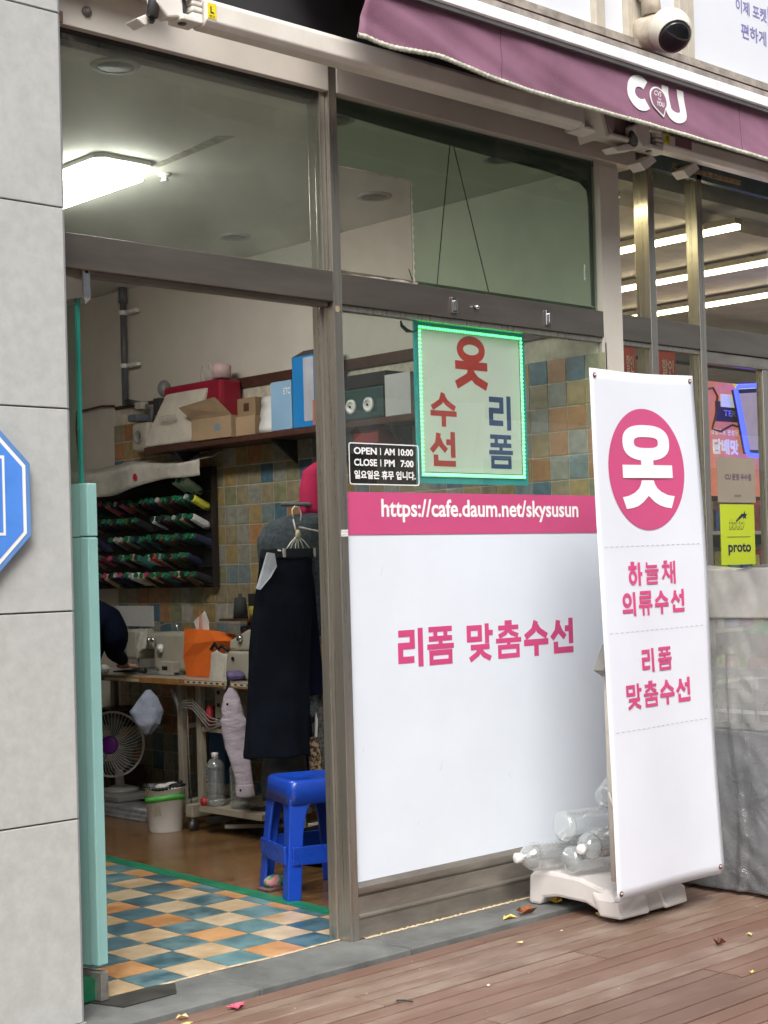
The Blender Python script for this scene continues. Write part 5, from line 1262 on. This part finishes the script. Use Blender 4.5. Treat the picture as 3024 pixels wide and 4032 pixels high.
MB().tube([(.765, 1.2, 1.46), (.775, 1.2, 1.42), (.78, 1.2, 1.40)], .0035).out('stem', WHITEM, hg, True)
MB().sph((.778, 1.185, 1.395), .018, (.8, .6, 1.1), 14).out('clip_disc', mat('beige disc', (.5, .42, .28), .5), hg, True)
for dx, dz in ((-.075, -.07), (-.055, -.08), (-.02, -.085), (.005, -.085), (.04, -.075), (.07, -.06)):
    MB().tube([(.778, 1.19, 1.39), (.778 + dx * .5, 1.19, 1.39 + dz * .4), (.778 + dx, 1.19, 1.39 + dz)], .0028).out('wire_arm', WHITEM, hg, True)
MB().tube([(.66, 1.18, 1.328), (.74, 1.18, 1.318), (.86, 1.18, 1.312)], .0035).out('clip_bar', WHITEM, hg, True)
for xx in (.68, .76, .845): B(xx, 1.165, 1.298, xx + .012, 1.19, 1.335).out('clip', mat('clear clip', (.4, .4, .38), .2), hg, bev=.002)
MB().tube([(.79, 1.19, 1.425), (.86, 1.2, 1.415), (.93, 1.2, 1.405), (1.05, 1.21, 1.36)], .004).out('wire_arm', WHITEM, hg, True)
gr = thing('garment_rail', 'dark garment rail standing behind the centre post full of clothes', 'clothes rail', (1.0, 1.45, 0))
MB().cone((.80, 1.32, 1.53), (1.37, 1.32, 1.53), .010, n=10).out('rail', PVC, gr, True)
MB().cone((1.37, 1.32, 0), (1.37, 1.32, 1.53), .010, n=10).out('upright', PVC, gr, True)
MB().cone((1.08, 1.32, 0), (1.08, 1.32, 1.53), .008, n=10).out('upright', BEIGED, gr, True)
tag(garment([(1.49, .97, 1.33, .05, .04), (1.475, .93, 1.33, .11, .06), (1.44, .90, 1.33, .15, .075), (1.38, .88, 1.33, .165, .08), (1.30, .88, 1.33, .165, .08), (.95, .93, 1.36, .15, .07)], 'charcoal_coat', GREYCL, None, 4, .06, 2, 36, R(-20)), 'charcoal grey coat hanging behind the black trousers', 'coat')
tag(garment([(1.72, 1.06, 1.34, .035, .04), (1.68, 1.04, 1.34, .075, .05), (1.60, 1.03, 1.34, .085, .055), (1.485, 1.03, 1.34, .09, .06)], 'magenta_garment', PINKCL, None, 3, .05, 4, 30, R(-20)), 'magenta garment hanging above the charcoal coat beside the post', 'garment')
tag(garment([(.72, .905, 1.32, .06, .035), (.66, .905, 1.32, .06, .035), (.60, .91, 1.32, .045, .03)], 'grey_wool_scarf', mat('heather wool', (.12, .14, .15), .95, 0, .4, 80, .6, 200), None, 3, .1, 2, 24, R(-20)), 'heather grey wool piece hanging below the dark jacket', 'scarf')
tag(garment([(.71, 1.00, 1.34, .06, .04), (.55, .99, 1.34, .06, .04), (.30, .985, 1.34, .065, .04)], 'grey_knit', KNIT, None, 3, .1, 6, 24, R(-20)), 'grey ribbed knit garment hanging next to the centre post', 'knitwear')
tag(garment([(.61, .87, 1.30, .04, .03), (.50, .87, 1.30, .045, .03), (.38, .86, 1.30, .05, .035), (.28, .84, 1.30, .07, .04)], 'navy_garment', NAVY2, None, 3, .1, 7, 24, R(-20)), 'navy garment hanging under the grey wool piece above the blue stool', 'garment')
tag(garment([(.515, .895, 1.27, .025, .02), (.44, .90, 1.27, .033, .025), (.37, .905, 1.27, .035, .025), (.32, .905, 1.27, .03, .025)], 'patterned_scarf', TWEED, None, 3, .08, 8, 24, R(-20)), 'brown and cream patterned scarf hanging above the blue stool', 'scarf')
tag(MB().prism([(.915, 1.26, .62), (.925, 1.26, .59), (.915, 1.26, .49), (.905, 1.26, .49), (.91, 1.26, .58)], (.004, .01, 0)).out('white_ribbon', WHITEPL), 'thin white ribbon dangling beside the patterned scarf', 'ribbon')
tag(garment([(.47, .76, 1.29, .09, .05), (.36, .74, 1.28, .10, .06), (.27, .72, 1.27, .08, .05)], 'black_skirt', BLACK, None, 4, .1, 9, 30, R(-20)), 'black cloth hanging below the trousers hem behind the stool', 'cloth')
tag(fbag(None, BLACK, 1.02, 1.24, .72, 1.0, .0, .15, .03, 9).out('black_bag', NAVYCL, None, True, sub=1), 'black bag slumped on the floor behind the blue stool', 'bag')
tag(B(.93, 1.40, .002, .96, 1.47, .36).out('cream_board', mat('cream board', (.40, .34, .24), .6)), 'narrow cream board standing behind the blue stool', 'board')
sl_ = thing('floral_slipper', 'pink and green floral slipper on the floor behind the stool leg', 'slipper', (.345, .86, 0))
MB().sph((.345, .87, .03), .045, (1.2, .7, .6), 14).out('upper', mat('floral fabric', (.60, .25, .28), .8, 0, .2, 22, .2, 60, col2=(.06, .22, .10), mixlo=.48, mixhi=.52), sl_, True)
B(.285, .835, .0, .405, .905, .012).out('sole', mat('dark sole', (.12, .07, .07), .7), sl_, bev=.005)
# blue stool
stl = thing('blue_stool', 'glossy blue plastic stool standing on the green floor tape', 'stool', (.43, .745, 0))
c0 = Vector((.43, .745, 0)); angS = math.atan2(-.10, .283)
Ms = Matrix.Translation(c0) @ Matrix.Rotation(angS, 4, 'Z')
def sq(h, r_, z, n=6):
    o_ = []
    for cx, cy, a0 in ((h - r_, h - r_, 0), (-h + r_, h - r_, 90), (-h + r_, -h + r_, 180), (h - r_, -h + r_, 270)):
        for k in range(n + 1):
            t = R(a0 + 90 * k / n); o_.append(Ms @ Vector((cx + r_ * math.cos(t), cy + r_ * math.sin(t), z)))
    return o_
SZ = .445
MB().loft([sq(.141, .035, .355), sq(.134, .035, SZ - .012), sq(.128, .035, SZ - .002), sq(.120, .035, SZ), sq(.10, .03, SZ - .001), sq(.085, .03, SZ - .005)]).out('seat', BLUEP, stl, True)
for sx in (-1, 1):
    for sy in (-1, 1):
        rings = []
        for k, z in enumerate([0, .004, .08, .16, .24, .32, .376]):
            t = z / .376; off = .163 - .032 * t; wl = .056 + .004 * t + .034 * max(0, t - .80) * 5
            cx, cy = sx * (off), sy * (off)
            ix, iy = sx * (off - wl), sy * (off - wl)
            th_ = .012
            # L-shaped section
            pts = [(cx, cy), (ix, cy), (ix, cy - sy * th_), (cx - sx * th_, cy - sy * th_), (cx - sx * th_, iy), (cx, iy)]
            rings.append([Ms @ Vector((a_, b_, z)) for a_, b_ in pts])
        MB().loft(rings).out('leg', BLUEP, stl, bev=.004)
for s_ in (-1, 1):
    MB().box(-.135, s_ * .155 - .006, .13, .135, s_ * .155 + .006, .20, mtx=Ms).out('stretcher', BLUEP, stl, bev=.003)
    MB().box(s_ * .155 - .006, -.135, .13, s_ * .155 + .006, .135, .20, mtx=Ms).out('stretcher', BLUEP, stl, bev=.003)

# ============================================================ SEATED PERSON
def skin(name, verts, edges, mt, parent, lv=2, root=0):
    me = bpy.data.meshes.new(name); o0 = Vector(parent['wo'])
    me.from_pydata([Vector(v[:3]) - o0 for v in verts], edges, []); me.materials.append(mt)
    o = bpy.data.objects.new(name, me); COL.objects.link(o); o.parent = parent; o['wo'] = list(o0)
    md = o.modifiers.new('skin', 'SKIN'); md.use_smooth_shade = True
    sk = me.skin_vertices[0].data if me.skin_vertices else None
    for i, v in enumerate(verts):
        if sk: sk[i].radius = (v[3], v[4] if len(v) > 4 else v[3]); sk[i].use_root = (i == root)
    ss = o.modifiers.new('sub', 'SUBSURF'); ss.levels = lv; ss.render_levels = lv
    return o
pe = thing('person', 'person in a dark navy jacket seated at the far sewing table behind the door', 'person', (.5, 2.85, 0))
pst = tag(MB().lathe((.60, 2.86, 0), [(.14, 0), (.13, .02), (.03, .05), (.03, .38), (.15, .40), (.15, .43)], 20).out('round_stool', BLACK, None, True), 'black round stool under the seated person', 'stool')
PX = .14
V = [(.47, 2.86, .50, .14, .15), (.49, 2.82, .70, .145, .14), (.53, 2.78, .92, .15, .15), (.53, 2.78, 1.06, .13, .15), (.50, 2.80, 1.16, .06), (.47, 2.82, 1.22, .05),
     (.66, 2.70, 1.02, .06), (.71, 2.66, .90, .062), (.74, 2.72, .84, .045), (.86, 2.86, .80, .03),
     (.42, 2.93, 1.04, .06), (.50, 3.03, .88, .05), (.68, 3.04, .80, .035),
     (.55, 2.75, .47, .085), (.66, 2.66, .46, .08), (.72, 2.72, .10, .045), (.52, 2.98, .47, .085), (.78, 3.02, .46, .07), (.80, 3.04, .10, .045)]
V = [(v[0] + PX, *v[1:]) for v in V]
V[13] = (.60, 2.86, .45, .09); V[14] = (.62, 2.93, .44, .08); V[15] = (.62, 2.99, .10, .05); V[17] = (.72, 3.08, .44, .07); V[18] = (.72, 3.12, .10, .05)
V[6] = (.80, 2.68, 1.02, .075); V[7] = (.815, 2.63, .93, .078); V[8] = (.84, 2.72, .86, .05)
E_ = [(0, 1), (1, 2), (2, 3), (3, 4), (4, 5), (3, 6), (6, 7), (7, 8), (8, 9), (3, 10), (10, 11), (11, 12), (0, 13), (13, 14), (14, 15), (0, 16), (16, 17), (17, 18)]
skin('body', V, E_, NAVY2, pe)
SKIN = mat('skin', (.42, .25, .17), .55, 0, .05)
MB().sph((.58, 2.84, 1.335), .098, (.85, .95, 1.15), 24).out('head', SKIN, pe, True)
MB().sph((.57, 2.845, 1.355), .106, (.9, .98, 1.12), 24).out('hair', BLACK, pe, True)
MB().sph((.67, 2.85, 1.32), .014, (1, .8, 1.2), 10).out('nose', SKIN, pe, True)
for yy in (2.74, 2.94): MB().sph((.58, yy, 1.33), .02, (.6, .4, 1.2), 10).out('ear', SKIN, pe, True)
for hx_, hy_, hz_ in ((1.01, 2.875, .775), (.84, 3.05, .78)):
    MB().sph((hx_, hy_, hz_), .036, (1.2, 1, .5), 12).out('palm', SKIN, pe, True)
    for k in range(4):
        y_ = hy_ - .028 + k * .018
        MB().tube([(hx_ + .025, y_, hz_), (hx_ + .055, y_, hz_ - .004), (hx_ + .072 + .005 * (k in (1, 2)), y_, hz_ - .018)], [.009, .008, .006], 8).out('finger', SKIN, pe, True)
    MB().tube([(hx_, hy_ - .03, hz_), (hx_ + .025, hy_ - .052, hz_ - .004), (hx_ + .042, hy_ - .055, hz_ - .012)], [.010, .009, .007], 8).out('thumb', SKIN, pe, True)
for fx, fy in ((.64, 2.99), (.74, 3.12)): MB().sph((fx, fy, .04), .05, (1.7, .9, .75), 14).out('shoe', BLACK, pe, True)

# ============================================================ CONVENIENCE STORE INTERIOR
struct(B(1.53, .06, -.1, 9.5, 7.0, -.01).out('store_floor', mat('store floor', (.35, .33, .3), .3)))
struct(B(1.53, .26, 2.78, 9.5, 7.0, 2.86).out('store_ceiling', mat('store ceiling', (.70, .62, .57), .8)))
tag(B(1.86, .40, .0, 1.96, .50, 2.779).out('store_column', mat('brown column', (.20, .15, .10), .6)), 'brown column inside the store just behind the right steel posts', 'column')
struct(B(1.53, 7.0, -.1, 9.5, 7.1, 2.86).out('store_back_wall', mat('store wall', (.30, .27, .27), .8)))
struct(B(9.5, .0, -.1, 9.6, 7.1, 2.86).out('store_side_wall', mat('store wall', 0)))
k_ = 0
for x_, ya, yb, pos in ((1.585, .06, 3.2, 'nearest the partition wall'), (2.46, .06, 4.2, 'second row from the partition wall'), (3.31, .35, 5.0, 'third row from the partition wall'), (4.17, .45, 6.0, 'fourth row from the partition wall')  ):
    t = thing('strip_light', 'lit fluorescent strip on the store ceiling, %s' % pos, 'strip light', (x_, (ya + yb) / 2, 2.72), 'strip lights on the convenience store ceiling')
    B(x_ - .014, ya, 2.718, x_ + .014, yb, 2.740).out('tube', TUBEM, t)
    B(x_ - .028, ya, 2.741, x_ + .028, yb, 2.768).out('housing', mat('light housing', (.35, .32, .28), .5), t)
    for yy in (ya + .2, yb - .2): B(x_ - .008, yy - .008, 2.769, x_ + .008, yy + .008, 2.7795).out('hanger_bracket', DARK, t)
struct(B(3.6, 1.75, 2.45, 9.4, 1.85, 2.62).out('ceiling_beam', mat('dark beam', (.07, .08, .09), .6)))
# poster wall; prints get an added glow to look brighter
ps = thing('store_poster', 'large orange advertising poster inside the convenience store', 'poster', (3.8, 1.0, 1.6))
B(3.45, 1.0, 1.58, 4.30, 1.03, 2.20).out('panel', mat('poster orange', (.55, .16, .09), .5, 0, .3, 4, col2=(.62, .25, .18), emis=(.55, .16, .09), estr=.5), ps)
MB().prism([(3.77, .9985, 2.199), (4.1, .9985, 2.199), (4.1, .9985, 2.12), (3.85, .9985, 2.13)], (0, -.0015, 0)).out('top_band', mat('yellow band', (.75, .66, .02), .4, emis=(.75, .66, .0), estr=.4), ps)
B(3.60, .9945, 1.985, 3.88, .9985, 2.095).out('pack_picture', mat('dark brown print', (.09, .035, .035), .5), ps)
B(3.645, .990, 2.065, 3.88, .9940, 2.135).out('pack_lid', mat('white print panel', (.7, .7, .7), .4, emis=(.7, .7, .7), estr=.35), ps)
MB().tube([(3.50, .995, 2.15), (3.58, .995, 2.165), (3.62, .995, 2.12), (3.60, .995, 2.02), (3.56, .995, 1.94), (3.64, .995, 1.93), (3.75, .995, 1.97), (3.9, .995, 1.95)], .006, 6).out('swirl', mat('dark brown print', 0), ps)
text('TEREA', 3.665, 2.015, 1, planeY(.9895), WHITEP, ps, bold=.015, width=.20, height=.033)
text('담배맛', 3.565, 1.805, 1, planeY(.9980), mat('white print with glow', (.8, .8, .78), .5, emis=(.8, .8, .75), estr=.3), ps, bold=.05, width=.245, height=.085)
text('경험으로 완성된', 3.55, 1.912, 1, planeY(.9980), mat('white print with glow', 0), ps, bold=.02, width=.26, height=.032)
scn = thing('store_screen', 'display screen outlined in glowing blue neon inside the store', 'screen', (3.9, .93, 1.8))
SCM = mat('screen picture', (.45, .35, .48), .3, 0, .3, 3, col2=(.14, .04, .22), emis=(.35, .28, .38), estr=.5)
MB().prism([(3.70, .93, 2.155), (4.2, .93, 2.20), (4.2, .93, 1.815), (3.795, .93, 1.81)], (0, .03, 0)).out('screen_body', BLACK, scn)
MB().prism([(3.725, .928, 2.135), (4.18, .928, 2.175), (4.18, .928, 1.835), (3.81, .928, 1.83)], (0, -.002, 0)).out('picture', SCM, scn)
MB().tube([(4.2, .92, 2.215), (3.71, .92, 2.172), (3.685, .92, 2.15), (3.775, .92, 1.82), (3.795, .92, 1.80), (4.2, .92, 1.80)], .012, 8).out('neon_tube', BLUEN, scn, True)
# shelves with goods
shv = thing('store_shelves', 'shelving full of coloured packages below the poster in the store', 'shelving', (3.8, 1.6, 0))
for z_ in (.5, .8, 1.1, 1.38): B(3.0, 1.45, z_, 5.6, 1.80, z_ + .02).out('shelf_board', WHITEPL, shv)
B(3.0, 1.81, 0, 5.6, 1.84, 1.6).out('back_panel', mat('store wall', 0), shv)
pc_ = [(.5, .1, .1), (.6, .55, .5), (.1, .2, .5), (.6, .3, .1), (.12, .12, .14), (.5, .5, .15), (.35, .1, .3), (.2, .4, .45)]
for z_ in (.52, .82, 1.12, 1.40):
    x_ = 3.02; q_ = 0
    while x_ < 5.5:
        w_ = random.uniform(.06, .13); h_ = random.uniform(.12, .2); ci = random.randrange(8)
        cname = ['red', 'white', 'blue', 'orange', 'black', 'yellow', 'purple', 'teal'][ci]
        tag(B(x_, 1.47, z_ + .0005, x_ + w_, 1.6, z_ + h_).out('goods_package', mat('goods %d' % ci, pc_[ci], .4, 0, .3, 20)), '%s package, %s from the left on the %s store shelf' % (cname, ORD[q_], {.52: 'lowest', .82: 'second lowest', 1.12: 'third lowest', 1.4: 'top'}[z_]), 'package', 'packages on the store shelves')
        x_ += w_ + random.uniform(.01, .03); q_ += 1
for (x_, x2, lab) in ((2.80, 2.90, 'narrow red hanging banner seen between the white banner and posts'), (3.10, 3.24, 'red hanging banner with white marks between the two right posts')):
    t = thing('hanging_banner', lab, 'banner', (x_, 1.0, 2.0)); B(x_, .99, 1.9, x2, 1.0, 2.34).out('cloth', mat('red banner', (.45, .06, .04), .6), t)
    text('할인', x_ + .02, 2.20, 1, planeY(.989), mat('pale print', (.7, .55, .45), .6), t, width=(x2 - x_) - .04, height=.09)
    text('행사', x_ + .02, 2.06, 1, planeY(.989), mat('pale print', 0), t, width=(x2 - x_) - .04, height=.09)
# store door frame and stickers
sd_ = thing('store_door', 'glass store door with grey frame right of the white banner', 'door', (2.6, .03, 0))
B(2.106, .010, 2.085, 4.2, .05, 2.137).out('door_head', STEEL_D, sd_, bev=.003)
B(2.545, .012, .0, 2.585, .05, 2.0845).out('door_stile', STEEL, sd_, bev=.003)
B(2.590, .012, .0, 2.630, .05, 2.0845).out('door_stile', STEEL, sd_, bev=.003)
B(2.106, .024, .02, 2.5445, .032, 2.0845).out('door_glass', GLASSW, sd_); B(2.631, .024, .02, 4.2, .032, 2.0845).out('door_glass', GLASSW, sd_)
kp = thing('kraft_notice', 'brown paper notice stuck on the store door above the yellow sticker', 'notice', (2.32, .02, 1.48))
B(2.18, .0205, 1.485, 2.468, .0232, 1.683).out('sheet', KRAFT, kp)
text('CU 운영 우수점', 2.235, 1.583, 1, planeY(.0202), mat('purple ink', (.09, .05, .11), .6), kp, bold=.02, width=.20, height=.030)
text('BGF', 2.305, 1.51, 1, planeY(.0202), mat('olive ink', (.12, .12, .05), .6), kp, width=.05, height=.01)
yp = thing('toto_sticker', 'yellow green sticker with star logo and lettering on the store door', 'sticker', (2.32, .02, 1.21))
B(2.193, .0205, 1.212, 2.452, .0232, 1.477).out('sheet', YELLOW, yp)
NV = mat('navy ink', (.012, .014, .04), .5)
text('toto', 2.255, 1.365, 1, planeY(.0202), NV, yp, bold=.03, width=.115, height=.05, shear=.3)
text('toto', 2.258, 1.368, 1, planeY(.0198), YELLOW, yp, bold=.004, width=.109, height=.044, shear=.3)
mb = MB(); vs = []
for k in range(10):
    t = 2 * math.pi * k / 10 + .3; r_ = .024 if k % 2 == 0 else .011
    vs.append(mb.b.verts.new((2.375 + r_ * math.cos(t), .0201, 1.428 + r_ * math.sin(t) * .9)))
mb.b.faces.new(vs); mb.out('star_mark', NV, yp)
MB().prism([(2.30, .0201, 1.40), (2.355, .0201, 1.437), (2.365, .0201, 1.425), (2.315, .0201, 1.40)], (0, -.0003, 0)).out('star_trail', NV, yp)
B(2.238, .0196, 1.3325, 2.418, .0203, 1.335).out('divider', NV, yp)
text('proto', 2.243, 1.253, 1, planeY(.0202), NV, yp, bold=.03, width=.175, height=.055)

# ============================================================ STREET OPPOSITE (seen only as reflections)
op = thing('opposite_building', 'plain grey apartment block across the street behind the viewer', 'building', (0, -20, 0))
B(-30, -26, -.12, 34, -20, 14).out('wall', mat('dark brick render', (.13, .12, .11), .8, 0, .1, .5), op)
B(-30, -19.98, 3.6, 34, -19.90, 4.5).out('reflection_band', mat('pale reflection band', (.78, .78, .76), .5), op)  # made-up pale band, added for light streaks reflected in the glass
for j in range(2):
    for i in range(16):
        B(-28 + i * 3.8, -20.02, 1.2 + j * 3.0, -26 + i * 3.8, -19.99, 2.8 + j * 3.0).out('window', mat('far window', (.05, .06, .07), .15), op)
for i, (x, y_) in enumerate(((-7, -13), (3, -14), (12, -12.5))):
    t = thing('street_tree', 'street tree across the road, %s in the row behind the viewer' % ('left', 'middle', 'right')[i], 'tree', (x, y_, -.12), 'street trees across the road')
    MB().tube([(x, y_, -.12), (x + .1, y_, 1.8), (x, y_ + .1, 3.4), (x + .2, y_, 5)], [.18, .14, .11, .05], 10).out('trunk', mat('bark', (.08, .06, .045), .9), t, True)
    for k in range(6):
        a_ = k * 1.1; MB().tube([(x, y_, 2.6 + k * .3), (x + math.cos(a_) * 1.0, y_ + math.sin(a_) * 1.0, 3.9 + k * .3)], [.06, .02], 6).out('limb', mat('bark', 0), t)
    mb = MB()
    for k in range(1600):
        r_ = 2.1 * random.random() ** .45; th_ = random.uniform(0, 6.28); ph = math.acos(random.uniform(-1, 1))
        c_ = Vector((x + r_ * math.sin(ph) * math.cos(th_), y_ + r_ * math.sin(ph) * math.sin(th_), 4.9 + r_ * .85 * math.cos(ph)))
        if wob(c_.x * .12, c_.z * .6, c_.y * .2) > .35: continue
        u_ = Vector((random.uniform(-1, 1), random.uniform(-1, 1), random.uniform(-1, 1))).normalized() * .13; v_ = u_.orthogonal().normalized() * .08
        mb.b.faces.new([mb.b.verts.new(c_ + d) for d in (u_, v_, -u_, -v_)])
    mb.out('crown', mat('leaves', (.07, .09, .03), .7, 0, .3, 4, col2=(.14, .12, .03)), t)
